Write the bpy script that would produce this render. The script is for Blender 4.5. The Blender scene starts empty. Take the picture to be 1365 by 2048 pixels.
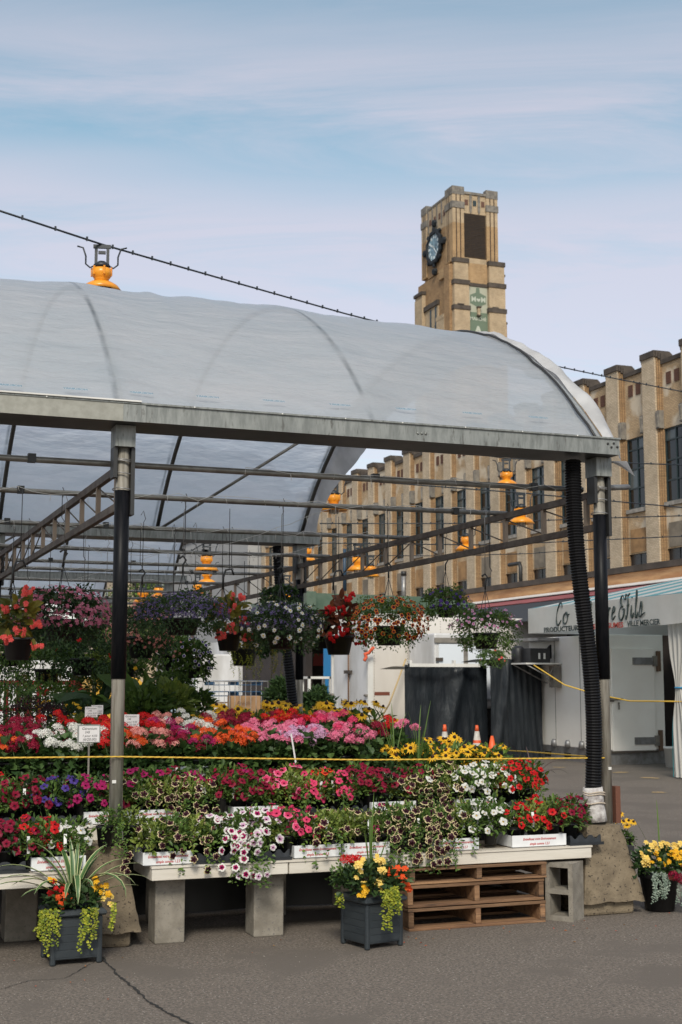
import bpy, math, random
import numpy as np
from mathutils import Vector, Matrix, Euler, noise as mnoise
R = math.radians
rnd = random.Random(7)
nr = np.random.default_rng(7)
sc = bpy.context.scene
col = sc.collection

# ------------------------------------------------------------------ camera, sky, sun
PITCH, YAW, FPX, CAMH = math.atan(337/2681.), R(20.8), 2681., 1.62
cam_d = bpy.data.cameras.new('camera'); cam = bpy.data.objects.new('camera', cam_d); col.objects.link(cam)
cam_d.sensor_fit = 'VERTICAL'; cam_d.sensor_height = 36.; cam_d.lens = 36.*FPX/2048.
cam_d.clip_start = .1; cam_d.clip_end = 3000
cam.location = (0, 0, CAMH); cam.rotation_euler = (R(90)+PITCH, 0, -YAW)
cam_d.dof.use_dof = True; cam_d.dof.focus_distance = 9.2; cam_d.dof.aperture_fstop = 6.3
sc.camera = cam

def at(x, y, Y=None, X=None, Z=None):
    fh = Vector((math.sin(YAW), math.cos(YAW), 0)); r = Vector((math.cos(YAW), -math.sin(YAW), 0)); up = Vector((0, 0, 1))
    d = fh*math.cos(PITCH)+up*math.sin(PITCH) + r*((x-682.5)/FPX) - (up*math.cos(PITCH)-fh*math.sin(PITCH))*((y-1024)/FPX)
    t = Y/d.y if Y is not None else X/d.x if X is not None else (Z-CAMH)/d.z
    return Vector((0, 0, CAMH))+d*t

SUN_EL, SUN_AZ = R(40), R(202)      # azimuth clockwise from +Y
world = bpy.data.worlds.new('World'); sc.world = world; world.use_nodes = True
wt = world.node_tree; wt.nodes.clear()
def wn(t, **k):
    n = wt.nodes.new(t)
    for a, b in k.items(): setattr(n, a, b)
    return n
wout = wn('ShaderNodeOutputWorld'); bg = wn('ShaderNodeBackground')
sky = wn('ShaderNodeTexSky', sky_type='NISHITA', sun_disc=False, sun_elevation=SUN_EL, sun_rotation=SUN_AZ, air_density=1.0, dust_density=1.2, ozone_density=1.0)
tc = wn('ShaderNodeTexCoord'); sep = wn('ShaderNodeSeparateXYZ'); wt.links.new(tc.outputs['Generated'], sep.inputs[0])
def wm(op, a, b=None, c=None, clamp=False):
    n = wn('ShaderNodeMath', operation=op, use_clamp=clamp)
    for i, v in enumerate((a, b, c)):
        if v is None: continue
        if isinstance(v, (int, float)): n.inputs[i].default_value = v
        else: wt.links.new(v, n.inputs[i])
    return n.outputs[0]
zc = wm('MAXIMUM', sep.outputs['Z'], .0)
zz = wm('ADD', zc, .09)
cmb = wn('ShaderNodeCombineXYZ')
wt.links.new(wm('DIVIDE', sep.outputs['X'], zz), cmb.inputs[0]); wt.links.new(wm('DIVIDE', sep.outputs['Y'], zz), cmb.inputs[1])
rot = wn('ShaderNodeVectorRotate', rotation_type='Z_AXIS'); rot.inputs['Angle'].default_value = R(17); wt.links.new(cmb.outputs[0], rot.inputs[0])
mp = wn('ShaderNodeMapping'); mp.inputs['Scale'].default_value = (.55, 1.5, 1); mp.inputs['Location'].default_value = (1.3, .62, 0)
wt.links.new(rot.outputs[0], mp.inputs[0])
def wnoise(scale, detail, rough, dist=0.):
    n = wn('ShaderNodeTexNoise'); n.inputs['Scale'].default_value = scale; n.inputs['Detail'].default_value = detail
    n.inputs['Roughness'].default_value = rough; n.inputs['Distortion'].default_value = dist; wt.links.new(mp.outputs[0], n.inputs[0]); return n.outputs['Fac']
n1 = wnoise(.8, 3, .5, .5); n2 = wnoise(1.7, 10, .66, 1.4)
zn = wm('ADD', zc, wm('MULTIPLY', wm('ADD', n1, wm('MULTIPLY', n2, 1.2)), .07)); zn = wm('SUBTRACT', zn, .077)
cr = wn('ShaderNodeValToRGB'); wt.links.new(zn, cr.inputs[0]); el = cr.color_ramp.elements
for e in ((.0, .98), (.338, .96), (.350, .80), (.368, .42), (.392, .45), (.412, .66), (.435, .66), (.468, .36), (.55, .42), (1., .45)):
    x = el.new(e[0]); x.color = (e[1],)*3+(1,)
el.remove(el[0])
el[len(el)-1].color = (.45, .45, .45, 1)
fac = wm('ADD', cr.outputs[0], wm('MULTIPLY', wm('SUBTRACT', n2, .5), 1.5), clamp=True)
skb = wn('ShaderNodeMix', data_type='RGBA', blend_type='MULTIPLY'); skb.inputs[0].default_value = 1.
wt.links.new(sky.outputs[0], skb.inputs[6]); skb.inputs[7].default_value = (1.0, 1.26, 1.06, 1)
sc1 = wn('ShaderNodeMix', data_type='RGBA', blend_type='ADD'); sc1.inputs[0].default_value = .48
sc1.inputs[6].default_value = (3.28, 2.93, 2.95, 1); wt.links.new(sky.outputs[0], sc1.inputs[7])
cl = wn('ShaderNodeMix', data_type='RGBA'); wt.links.new(fac, cl.inputs[0]); wt.links.new(skb.outputs[2], cl.inputs[6]); wt.links.new(sc1.outputs[2], cl.inputs[7])
wt.links.new(cl.outputs[2], bg.inputs[0]); bg.inputs[1].default_value = .075
wt.links.new(bg.outputs[0], wout.inputs[0])

sun_d = bpy.data.lights.new('sun', 'SUN'); sun_d.energy = 1.5; sun_d.angle = R(15); sun_d.color = (1., .93, .82)
sun = bpy.data.objects.new('sun', sun_d); col.objects.link(sun)
sd = Vector((math.sin(SUN_AZ)*math.cos(SUN_EL), math.cos(SUN_AZ)*math.cos(SUN_EL), math.sin(SUN_EL)))
sun.rotation_euler = sd.to_track_quat('Z', 'Y').to_euler(); sun.location = (5, -10, 30)
vs = sc.view_settings; vs.view_transform = 'Standard'; vs.look = 'None'; vs.exposure = 1.; vs.gamma = 1.; vs.use_curve_mapping = False
sc.cycles.max_bounces = 7; sc.cycles.transparent_max_bounces = 16; sc.cycles.diffuse_bounces = 3; sc.cycles.glossy_bounces = 3

# ------------------------------------------------------------------ materials
MATS = {}
def M(name, c=(.5, .5, .5), rough=.6, metal=0., var=None, bump=None, c2=None, isl=None, transl=0., spec=.5, objr=0., speck=None, stain=None, stretch=None):
    """var=(scale, detail) noise mixing c with c2; isl = colour for the other end of a per-island random mix; stain=(scale, colour, amount)"""
    if name in MATS: return MATS[name]
    m = bpy.data.materials.new(name); m.use_nodes = True; t = m.node_tree; b = t.nodes['Principled BSDF']; L = t.links.new
    b.inputs['Roughness'].default_value = rough; b.inputs['Metallic'].default_value = metal; b.inputs['Specular IOR Level'].default_value = spec
    def N(ty, **k):
        n = t.nodes.new(ty)
        for a, v in k.items(): setattr(n, a, v)
        return n
    co = None
    def coords():
        nonlocal co
        if co: return co
        tcn = N('ShaderNodeTexCoord'); oi = N('ShaderNodeObjectInfo'); ad = N('ShaderNodeVectorMath', operation='ADD')
        mu = N('ShaderNodeMath', operation='MULTIPLY'); L(oi.outputs['Random'], mu.inputs[0]); mu.inputs[1].default_value = 41.
        L(tcn.outputs['Object'], ad.inputs[0]); L(mu.outputs[0], ad.inputs[1]); co = ad.outputs[0]
        if stretch:
            mpn = N('ShaderNodeMapping'); mpn.inputs['Scale'].default_value = stretch; L(co, mpn.inputs[0]); co = mpn.outputs[0]
        return co
    def noise(s, d=5, r=.6):
        n = N('ShaderNodeTexNoise'); n.inputs['Scale'].default_value = s; n.inputs['Detail'].default_value = d; n.inputs['Roughness'].default_value = r; L(coords(), n.inputs[0]); return n.outputs['Fac']
    def ramp(f, a, bb):
        n = N('ShaderNodeMapRange', interpolation_type='SMOOTHSTEP'); L(f, n.inputs[0]); n.inputs[1].default_value = a; n.inputs[2].default_value = bb; return n.outputs[0]
    def mixc(f, A, B, bt='MIX'):
        n = N('ShaderNodeMix', data_type='RGBA', blend_type=bt)
        if isinstance(f, float): n.inputs[0].default_value = f
        else: L(f, n.inputs[0])
        for i, v in ((6, A), (7, B)):
            if isinstance(v, tuple): n.inputs[i].default_value = v+(1,)
            else: L(v, n.inputs[i])
        return n.outputs[2]
    cc = c
    if var: cc = mixc(ramp(noise(var[0], var[1]), .33, .67), c, c2 or tuple(x*.6 for x in c))
    if isl:
        g = N('ShaderNodeNewGeometry'); cc = mixc(g.outputs['Random Per Island'], cc, isl)
    if speck: cc = mixc(ramp(noise(speck[0], 2, .5), speck[2], speck[2]+.05), cc, speck[1])
    if stain: cc = mixc(ramp(noise(stain[0], 6, .65), 1-stain[2], 1.12-stain[2]), cc, stain[1])
    if objr:
        oi = N('ShaderNodeObjectInfo'); hs = N('ShaderNodeHueSaturation')
        m1 = N('ShaderNodeMath', operation='MULTIPLY_ADD'); L(oi.outputs['Random'], m1.inputs[0]); m1.inputs[1].default_value = objr; m1.inputs[2].default_value = 1-objr/2
        L(m1.outputs[0], hs.inputs['Value'])
        if isinstance(cc, tuple): hs.inputs['Color'].default_value = cc+(1,)
        else: L(cc, hs.inputs['Color'])
        cc = hs.outputs[0]
    if isinstance(cc, tuple): b.inputs['Base Color'].default_value = cc+(1,)
    else: L(cc, b.inputs['Base Color'])
    if bump:
        bn = N('ShaderNodeBump'); bn.inputs['Strength'].default_value = bump[1]; bn.inputs['Distance'].default_value = bump[2] if len(bump) > 2 else .01
        L(noise(bump[0], 4), bn.inputs['Height']); L(bn.outputs[0], b.inputs['Normal'])
    if transl:
        tr = N('ShaderNodeBsdfTranslucent'); mx = N('ShaderNodeMixShader'); mx.inputs[0].default_value = transl
        if isinstance(cc, tuple): tr.inputs[0].default_value = cc+(1,)
        else: L(cc, tr.inputs[0])
        L(b.outputs[0], mx.inputs[1]); L(tr.outputs[0], mx.inputs[2]); L(mx.outputs[0], t.nodes['Material Output'].inputs[0])
    MATS[name] = m
    return m

def brick_mat(name, c1, c2, mortar, w=.21, h=.075, patch=None):
    m = bpy.data.materials.new(name); m.use_nodes = True; t = m.node_tree; b = t.nodes['Principled BSDF']; L = t.links.new
    b.inputs['Roughness'].default_value = .9
    N = t.nodes.new
    g = N('ShaderNodeNewGeometry'); sn = N('ShaderNodeSeparateXYZ'); L(g.outputs['Normal'], sn.inputs[0]); sp = N('ShaderNodeSeparateXYZ'); L(g.outputs['Position'], sp.inputs[0])
    ax = N('ShaderNodeMath'); ax.operation = 'ABSOLUTE'; L(sn.outputs['X'], ax.inputs[0]); gt = N('ShaderNodeMath'); gt.operation = 'GREATER_THAN'; L(ax.outputs[0], gt.inputs[0]); gt.inputs[1].default_value = .7
    mx = N('ShaderNodeMix'); L(gt.outputs[0], mx.inputs[0]); L(sp.outputs['X'], mx.inputs[2]); L(sp.outputs['Y'], mx.inputs[3])
    cb = N('ShaderNodeCombineXYZ'); L(mx.outputs[0], cb.inputs[0]); L(sp.outputs['Z'], cb.inputs[1])
    bt = N('ShaderNodeTexBrick'); L(cb.outputs[0], bt.inputs[0]); bt.inputs['Scale'].default_value = 1.; bt.inputs['Brick Width'].default_value = w; bt.inputs['Row Height'].default_value = h
    bt.inputs['Mortar Size'].default_value = .009; bt.inputs['Color1'].default_value = c1+(1,); bt.inputs['Color2'].default_value = c2+(1,); bt.inputs['Mortar'].default_value = mortar+(1,); bt.inputs['Bias'].default_value = -.2
    n = N('ShaderNodeTexNoise'); n.inputs['Scale'].default_value = .9; n.inputs['Detail'].default_value = 7; n.inputs['Roughness'].default_value = .7; L(g.outputs['Position'], n.inputs[0])
    r = N('ShaderNodeMapRange'); L(n.outputs[0], r.inputs[0]); r.inputs[1].default_value = .35; r.inputs[2].default_value = .7; r.inputs[3].default_value = 1.08; r.inputs[4].default_value = .72
    mm = N('ShaderNodeMix'); mm.data_type = 'RGBA'; mm.blend_type = 'MULTIPLY'; mm.inputs[0].default_value = 1; L(bt.outputs[0], mm.inputs[6]); L(r.outputs[0], mm.inputs[7])
    out = mm.outputs[2]
    if patch:
        n2 = N('ShaderNodeTexNoise'); n2.inputs['Scale'].default_value = .55; n2.inputs['Detail'].default_value = 6; L(g.outputs['Position'], n2.inputs[0])
        r2 = N('ShaderNodeMapRange'); L(n2.outputs[0], r2.inputs[0]); r2.inputs[1].default_value = .50; r2.inputs[2].default_value = .58
        m2 = N('ShaderNodeMix'); m2.data_type = 'RGBA'; L(r2.outputs[0], m2.inputs[0]); L(out, m2.inputs[6]); m2.inputs[7].default_value = patch+(1,); out = m2.outputs[2]
    L(out, b.inputs['Base Color'])
    bp = N('ShaderNodeBump'); bp.inputs['Strength'].default_value = .5; bp.inputs['Distance'].default_value = .01; bp.invert = True; L(bt.outputs['Fac'], bp.inputs['Height']); L(bp.outputs[0], b.inputs['Normal'])
    return m

# ------------------------------------------------------------------ geometry helpers
class G:
    def __init__(s): s.v = []; s.f = []; s.m = []; s.s = []
    def add(s, V, F, mi=0, sm=False):
        k = len(s.v); s.v += [tuple(p) for p in V]
        for f in F: s.f.append(tuple(i+k for i in f)); s.m.append(mi); s.s.append(sm)
        return s
    def box(s, x0, y0, z0, x1, y1, z1, mi=0, T=None, tx=0., ty=0.):
        """tx, ty: how much the top is drawn in on each side"""
        P = [Vector(p) for p in ((x0, y0, z0), (x1, y0, z0), (x1, y1, z0), (x0, y1, z0), (x0+tx, y0+ty, z1), (x1-tx, y0+ty, z1), (x1-tx, y1-ty, z1), (x0+tx, y1-ty, z1))]
        if T is not None: P = [T @ p for p in P]
        return s.add(P, [(0, 3, 2, 1), (4, 5, 6, 7), (0, 1, 5, 4), (1, 2, 6, 5), (2, 3, 7, 6), (3, 0, 4, 7)], mi)
    def tube(s, P, r, n=8, mi=0, cap=True, sm=True):
        P = [Vector(p) for p in P]; k = len(P); rs = r if isinstance(r, (list, tuple)) else [r]*k
        V = []; ref = None
        for i, p in enumerate(P):
            d = (P[min(i+1, k-1)]-P[max(i-1, 0)])
            if d.length < 1e-9: d = Vector((0, 0, 1))
            d.normalize()
            if ref is None: ref = Vector((0, 0, 1)) if abs(d.z) < .9 else Vector((1, 0, 0))
            a = (ref-d*ref.dot(d)).normalized(); ref = a; b = d.cross(a)
            for j in range(n):
                t = 2*math.pi*j/n; V.append(p+(a*math.cos(t)+b*math.sin(t))*rs[i])
        F = [(i*n+j, i*n+(j+1) % n, (i+1)*n+(j+1) % n, (i+1)*n+j) for i in range(k-1) for j in range(n)]
        s.add(V, F, mi, sm)
        if cap:
            o = len(s.v)-len(V)
            s.f += [tuple(o+j for j in reversed(range(n))), tuple(o+(k-1)*n+j for j in range(n))]; s.m += [mi, mi]; s.s += [False, False]
        return s
    def lathe(s, prof, n=16, mi=0, c=(0, 0, 0), sm=True, cap=True, T=None):
        V = [Vector((c[0]+r*math.cos(2*math.pi*j/n), c[1]+r*math.sin(2*math.pi*j/n), c[2]+z)) for r, z in prof for j in range(n)]
        if T is not None: V = [T @ p for p in V]
        k = len(prof)
        F = [(i*n+j, i*n+(j+1) % n, (i+1)*n+(j+1) % n, (i+1)*n+j) for i in range(k-1) for j in range(n)]
        s.add(V, F, mi, sm); o = len(s.v)-len(V)
        if cap:
            s.f += [tuple(o+j for j in reversed(range(n))), tuple(o+(k-1)*n+j for j in range(n))]; s.m += [mi, mi]; s.s += [False, False]
        return s
    def prism(s, poly, a0, a1, axis='y', mi=0):
        """poly in the plane normal to axis, extruded a0..a1; counter-clockwise seen from -axis"""
        def pt(u, w, a): return (u, a, w) if axis == 'y' else (a, u, w) if axis == 'x' else (u, w, a)
        n = len(poly); V = [pt(u, w, a0) for u, w in poly]+[pt(u, w, a1) for u, w in poly]
        F = [tuple(range(n)), tuple(reversed(range(n, 2*n)))]+[(j, n+j, n+(j+1) % n, (j+1) % n) for j in range(n)]
        return s.add(V, F, mi)
    def grid(s, fn, nu, nv, mi=0, sm=True):
        V = [fn(i/nu, j/nv) for i in range(nu+1) for j in range(nv+1)]
        return s.add(V, [(i*(nv+1)+j, (i+1)*(nv+1)+j, (i+1)*(nv+1)+j+1, i*(nv+1)+j+1) for i in range(nu) for j in range(nv)], mi, sm)
    def mesh(s, name, mats):
        me = bpy.data.meshes.new(name); me.from_pydata(s.v, [], s.f)
        for m in (mats if isinstance(mats, (list, tuple)) else [mats]): me.materials.append(m)
        me.polygons.foreach_set('material_index', s.m); me.polygons.foreach_set('use_smooth', s.s); me.update()
        return me
    def obj(s, name, mats, parent=None, loc=None, rot=None, fix=True):
        o = link(name, s.mesh(name, mats), parent, loc, rot)
        return o
def link(name, data, parent=None, loc=None, rot=None, scale=None):
    o = bpy.data.objects.new(name, data); col.objects.link(o)
    if parent is not None: o.parent = parent
    if loc is not None: o.location = loc
    if rot is not None: o.rotation_euler = rot
    if scale is not None: o.scale = (scale,)*3 if isinstance(scale, (int, float)) else scale
    return o
def tag(o, label=None, cat=None, group=None, kind=None):
    if label: o['label'] = label
    if cat: o['category'] = cat
    if group: o['group'] = group
    if kind: o['kind'] = kind
    return o
def thing(name, label, cat, loc=(0, 0, 0), rz=0., group=None, scale=None):
    o = link(name, None, None, loc, (0, 0, rz), scale); o.empty_display_size = .1
    return tag(o, label, cat, group)
def bevel(o, w=.005, seg=1):
    m = o.modifiers.new('edge', 'BEVEL'); m.width = w; m.segments = seg; m.limit_method = 'ANGLE'; m.angle_limit = R(40)
    return o
_ext = []
TXM = {}
def text(name, s, size, mat, parent, loc, rot, shear=0., bold=0., align='CENTER', extr=.0015, xs=1., space=1.):
    key = ('T'+s, size, shear, bold, align, xs, space)
    cu = bpy.data.curves.get(str(key)[:60])
    if cu is None:
        cu = bpy.data.curves.new(str(key)[:60], 'FONT'); cu.body = s; cu.size = size; cu.shear = shear; cu.offset = bold; cu.align_x = align; cu.align_y = 'CENTER'
        cu.extrude = extr; cu.resolution_u = 2; cu.space_character = space; cu.materials.append(mat)
    me = TXM.get(cu.name)
    if me is None:
        tmp = bpy.data.objects.new('tmp', cu); me = TXM[cu.name] = bpy.data.meshes.new_from_object(tmp); bpy.data.objects.remove(tmp)
    return link(name, me, parent, loc, rot, (xs, 1, 1))
def copy_tree(o, loc=None, rz=None, label=None):
    c = o.copy(); col.objects.link(c)
    if loc is not None: c.location = loc
    if rz is not None: c.rotation_euler = (0, 0, rz)
    if label: c['label'] = label
    for ch in o.children:
        k = ch.copy(); col.objects.link(k); k.parent = c
        for g in ch.children:
            q = g.copy(); col.objects.link(q); q.parent = k
    return c
ORD = ['first', 'second', 'third', 'fourth', 'fifth', 'sixth', 'seventh', 'eighth', 'ninth', 'tenth', 'eleventh', 'twelfth', '13th', '14th', '15th', '16th', '17th', '18th', '19th', '20th', '21st', '22nd', '23rd', '24th', '25th', '26th', '27th', '28th', '29th', '30th']
SEQ = {}
def seq(o, what, frm, order):
    """one of several look-alikes: told apart by counting from a landmark"""
    SEQ.setdefault((what, frm), []).append((order, o)); return o
def seq_done():
    for (what, frm), L in SEQ.items():
        L.sort(key=lambda t: t[0])
        for i, (_, o) in enumerate(L):
            o['label'] = (f"{ORD[i]} {what} from {frm}" if len(L) > 1 else f"the only {what}, near {frm}")

def raw_mesh(name, V, F, mi, mats, smooth=False):
    """V (n,3), F (m,3|4) numpy"""
    me = bpy.data.meshes.new(name); k = F.shape[1]; m = len(F)
    me.vertices.add(len(V)); me.vertices.foreach_set('co', V.astype(np.float32).ravel())
    me.loops.add(m*k); me.loops.foreach_set('vertex_index', F.astype(np.int32).ravel())
    me.polygons.add(m); me.polygons.foreach_set('loop_start', np.arange(0, m*k, k, dtype=np.int32))
    for q in mats: me.materials.append(q)
    me.polygons.foreach_set('material_index', np.asarray(mi, dtype=np.int32)); me.polygons.foreach_set('use_smooth', np.full(m, smooth))
    me.update(calc_edges=True); me.validate(); return me
def unit(a): return a/np.maximum(np.linalg.norm(a, axis=1, keepdims=True), 1e-9)
class Leaves:
    """collects leaves: base point, direction, normal, length, width, material"""
    def __init__(s): s.P = []; s.D = []; s.N = []; s.L = []; s.W = []; s.M = []
    def put(s, P, D, N, L, W, mi=0):
        n = len(P); s.P.append(P); s.D.append(unit(D)); s.N.append(N); s.L.append(np.broadcast_to(L, n)); s.W.append(np.broadcast_to(W, n)); s.M.append(np.full(n, mi)); return s
    def mesh(s, name, mats, round_=True, fold=.22, droop=.15):
        P, D, N = map(np.concatenate, (s.P, s.D, s.N)); L, W, mi = map(np.concatenate, (s.L, s.W, s.M))
        S = unit(np.cross(D, N)); N = unit(np.cross(S, D)); L = L[:, None]; W = W[:, None]
        if round_:
            pts = [P, P+D*L*.3-S*W*.5+N*W*fold, P+D*L*.3+S*W*.5+N*W*fold, P+D*L*.72-S*W*.42+N*(W*fold-L*droop*.4), P+D*L*.72+S*W*.42+N*(W*fold-L*droop*.4), P+D*L-N*L*droop, P+D*L*.5-N*L*droop*.1]
            fs = [(0, 2, 6), (0, 6, 1), (2, 4, 6), (1, 6, 3), (6, 4, 5), (6, 5, 3)]
        else:
            pts = [P, P+D*L*.45-S*W*.5+N*W*fold, P+D*L*.45+S*W*.5+N*W*fold, P+D*L-N*L*droop]
            fs = [(0, 2, 3), (0, 3, 1)]
        k = len(pts); V = np.stack(pts, 1).reshape(-1, 3); n = len(P)
        F = (np.arange(n)[:, None, None]*k+np.array(fs)[None]).reshape(-1, 3)
        return raw_mesh(name, V, F, np.repeat(mi, len(fs)), mats)
def sph(n, up=0.):
    d = unit(nr.normal(size=(n, 3))); d[:, 2] = np.where(d[:, 2] < -up, -d[:, 2]*.3, d[:, 2]); return unit(d)
# ------------------------------------------------------------------ ground
asphalt = M('asphalt', (.185, .153, .124), .92, var=(62, 3), c2=(.080, .069, .058), speck=(80, (.36, .32, .28), .65), bump=(70, .6, .008), stain=(1.1, (.115, .097, .080), .53))
g = G().grid(lambda u, v: (-60+u*200, -20+v*230, 0), 8, 8, 0, False); tag(g.obj('ground', [asphalt]), kind='structure')
far = M('far_field', (.09, .09, .075), .95, var=(.01, 4))
g = G().grid(lambda u, v: (-1500+u*3000, -1000+v*3000, -.03), 2, 2, 0, False); tag(g.obj('terrain', [far]), kind='structure')
crackm = M('crack', (.02, .019, .018), 1.)
def crack(pts, w):
    L, Rr = [], []
    P = [Vector((p.x, p.y, .004)) for p in pts]; Q = []
    for a, b in zip(P, P[1:]):
        for i in range(14): Q.append(a.lerp(b, i/14)+Vector((rnd.uniform(-.007, .007), rnd.uniform(-.007, .007), 0)))
    g = G()
    for i, q in enumerate(Q):
        d = (Q[min(i+1, len(Q)-1)]-Q[max(0, i-1)]).normalized(); n = Vector((-d.y, d.x, 0)); ww = w*rnd.uniform(.35, 1.1)
        L.append(q+n*ww); Rr.append(q-n*ww)
    k = len(Q); g.add(L+Rr, [(i, i+1, k+i+1, k+i) for i in range(k-1)])
    tag(g.obj('pavement_crack', [crackm]), kind='structure')
crack([at(x, y, Z=0) for x, y in ((205, 1915), (235, 1950), (262, 1972), (300, 2005), (345, 2032), (400, 2055))], .009)
crack([at(x, y, Z=0) for x, y in ((0, 1980), (60, 1962), (130, 1958), (205, 1915))], .003)
paint = M('worn_paint', (.45, .30, .12), .9, var=(30, 4), c2=(.16, .14, .11))
g = G()
for x, y, w, d in ((1240, 1545, .5, .05), (1300, 1556, .35, .1), (1195, 1540, .35, .06), (1120, 1535, .4, .05), (1320, 1585, .3, .05)):
    p = at(x, y, Z=0); pts = [(p.x+w*.5*math.cos(a)*rnd.uniform(.5, 1), p.y+d*3*math.sin(a)*rnd.uniform(.5, 1), .005) for a in [i*math.pi/6 for i in range(12)]]
    g.add(pts, [tuple(range(12))])
tag(g.obj('road_paint', [paint]), kind='structure')
# grit and fallen petals on the asphalt
lv = Leaves(); n = 900; P = np.stack([nr.uniform(.2, 7.5, n), 8.5-abs(nr.normal(size=n))*1.1, np.full(n, .006)], 1)
D = nr.normal(size=(n, 3)); D[:, 2] = .05; lv.put(P, D, np.tile([0, 0, 1.], (n, 1))+nr.normal(size=(n, 3))*.2, nr.uniform(.004, .014, n), nr.uniform(.003, .009, n), 0)
me = lv.mesh('litter', [M('grit', (.10, .08, .06), .9, isl=(.42, .38, .32))], False)
tag(link('ground_litter', me), kind='stuff')
lv = Leaves(); n = 46; P = np.stack([nr.uniform(.8, 5.6, n), 8.25-abs(nr.normal(size=n))*.45, np.full(n, .007)], 1)
D = nr.normal(size=(n, 3)); D[:, 2] = .1; lv.put(P, D, np.tile([0, 0, 1.], (n, 1))+nr.normal(size=(n, 3))*.3, nr.uniform(.012, .026, n), nr.uniform(.008, .016, n), 0)
tag(link('fallen_petals', lv.mesh('fallen_petals', [M('fallen_petal', (.45, .05, .03), .8, isl=(.28, .17, .05))], False)), kind='stuff')

# ------------------------------------------------------------------ brick market hall
b_pale = brick_mat('brick_pale', (.60, .485, .34), (.49, .38, .255), (.34, .27, .20))
b_tan = brick_mat('brick_tan', (.55, .39, .225), (.45, .31, .175), (.29, .21, .14), patch=(.58, .49, .37))
b_brown = brick_mat('brick_brown', (.40, .25, .12), (.26, .15, .07), (.20, .14, .09))
stone_d = M('stone_dark', (.085, .068, .055), .85, var=(2, 4))
stone_g = M('stone_grey', (.22, .20, .17), .85, var=(3, 5), c2=(.12, .11, .10))
sill_m = M('sill_stone', (.36, .33, .29), .85, var=(3, 4))
vent_m = M('vent_red', (.11, .05, .032), .7)
frame_m = M('window_frame', (.018, .035, .040), .45)
pane_m = M('pane_dark', (.006, .010, .013), .06, spec=.5, objr=.6)
pane_l = M('pane_blind', (.07, .09, .095), .12)
XF, PER, Y0 = 34., 3.031, 56.55
hall = thing('market_hall', 'long pale brick market hall with stepped piers and tall dark windows', 'building', (XF, Y0, 0))
def hall_pier():
    g = G(); g.box(0, -.5, 0, .75, .5, 16.05)
    g2 = G()
    for i in range(3):
        a, b = .5+i*.07, .5+(i+1)*.07; x = .08+i*.08; z = 16.0-.1*i
        g2.box(x, a, 0, .75, b, z); g2.box(x, -b, 0, .75, -a, z)
    cap = G(); cap.box(-.06, -.56, 16.05, .8, .56, 16.33)
    for i in range(3):
        a = .56+i*.07; x = .03+i*.08
        cap.box(x, a, 16.0-.1*i+.02, .8, a+.07, 16.28-.06*i); cap.box(x, -a-.07, 16.0-.1*i+.02, .8, -a, 16.28-.06*i)
    sts = []
    for s in (-1, 1):
        st = G(); sts.append(st)
        y0, y1 = (.502, .76) if s > 0 else (-.76, -.502)
        st.box(.0, y0, 12.75, .26, y1, 13.55)
        for k in range(3):
            ya = y0+.01+k*.08; st.add([(-.002, ya, 12.8), (-.002, ya+.04, 12.8), (-.002, ya+.10, 13.5), (-.002, ya+.06, 13.5), (-.04, ya+.02, 12.8), (-.04, ya+.08, 13.5)], [(0, 4, 5, 3), (4, 1, 2, 5)])
    return g.mesh('pier', [b_pale]), g2.mesh('pier_flank', [b_brown]), cap.mesh('pier_cap', [stone_d]), [q.mesh('carved_stone', [stone_g]) for q in sts]
pm = hall_pier()
bay = PER-1.42       # clear width between flanks
g = G(); h = bay/2
bay_w = [G().box(.27, -h, a, .75, h, b).mesh('bay_wall', [b_tan]) for a, b in ((12.72, 15.65), (8.7-1.34, 9.32), (0, 5.4))]
g = G(); g.box(.19, -h, 15.65, .8, h, 15.85); cop_m = g.mesh('coping', [stone_d])
def vent_mesh():
    g = G(); g.box(.245, -.17, -.27, .265, .17, .27)
    for i in range(4): g.box(.225, -.17+i*.1, -.27, .245, -.13+i*.1, .27)
    for i in range(5): g.box(.230, -.17, -.27+i*.125, .245, .17, -.235+i*.125)
    return g.mesh('vent_grille', [vent_m])
vm = vent_mesh()
def win_mesh():
    g = G(); z0, z1 = 9.42, 12.72
    for a, b, c, d in ((-h, -h+.07, z0, z1), (h-.07, h, z0, z1), (-.035, .035, z0, z1)): g.box(.32, a, c, .40, b, d)
    for z in (z0, 10.35, 11.25, 12.15, z1-.07): g.box(.33, -h, z, .39, h, z+.07)
    fr = g.mesh('window', [frame_m])
    ps = []
    for m in (pane_m, pane_l):
        g = G(); g.add([(.37, -.5, -.5), (.37, .5, -.5), (.37, .5, .5), (.37, -.5, .5)], [(3, 2, 1, 0)]); ps.append(g.mesh('pane', [m]))
    return fr, ps
wfr, wps = win_mesh()
g = G(); g.box(.16, -h, 9.24, .5, h, 9.42); silm = g.mesh('sill', [sill_m])
g = G(); g.box(.36, -h, 5.4, .42, h, 7.36); g.box(.33, -.03, 5.4, .36, .03, 7.36); g.box(.33, -h, 6.5, .36, h, 6.55); swm = g.mesh('small_window', [M('small_pane', (.012, .014, .018), .25)])
sp_t = M('spandrel_tan', (.40, .23, .10), .8, var=(1.5, 4)); sp_g = M('spandrel_grey', (.25, .21, .16), .85, var=(1.5, 5))
g = G(); g.box(.24, -h+.2, 7.42, .27, h-.2, 8.5); spm = [g.mesh('spandrel_panel', [sp_t]), g.mesh('spandrel_panel', [sp_g])]
K0, K1 = -3, 18
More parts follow.
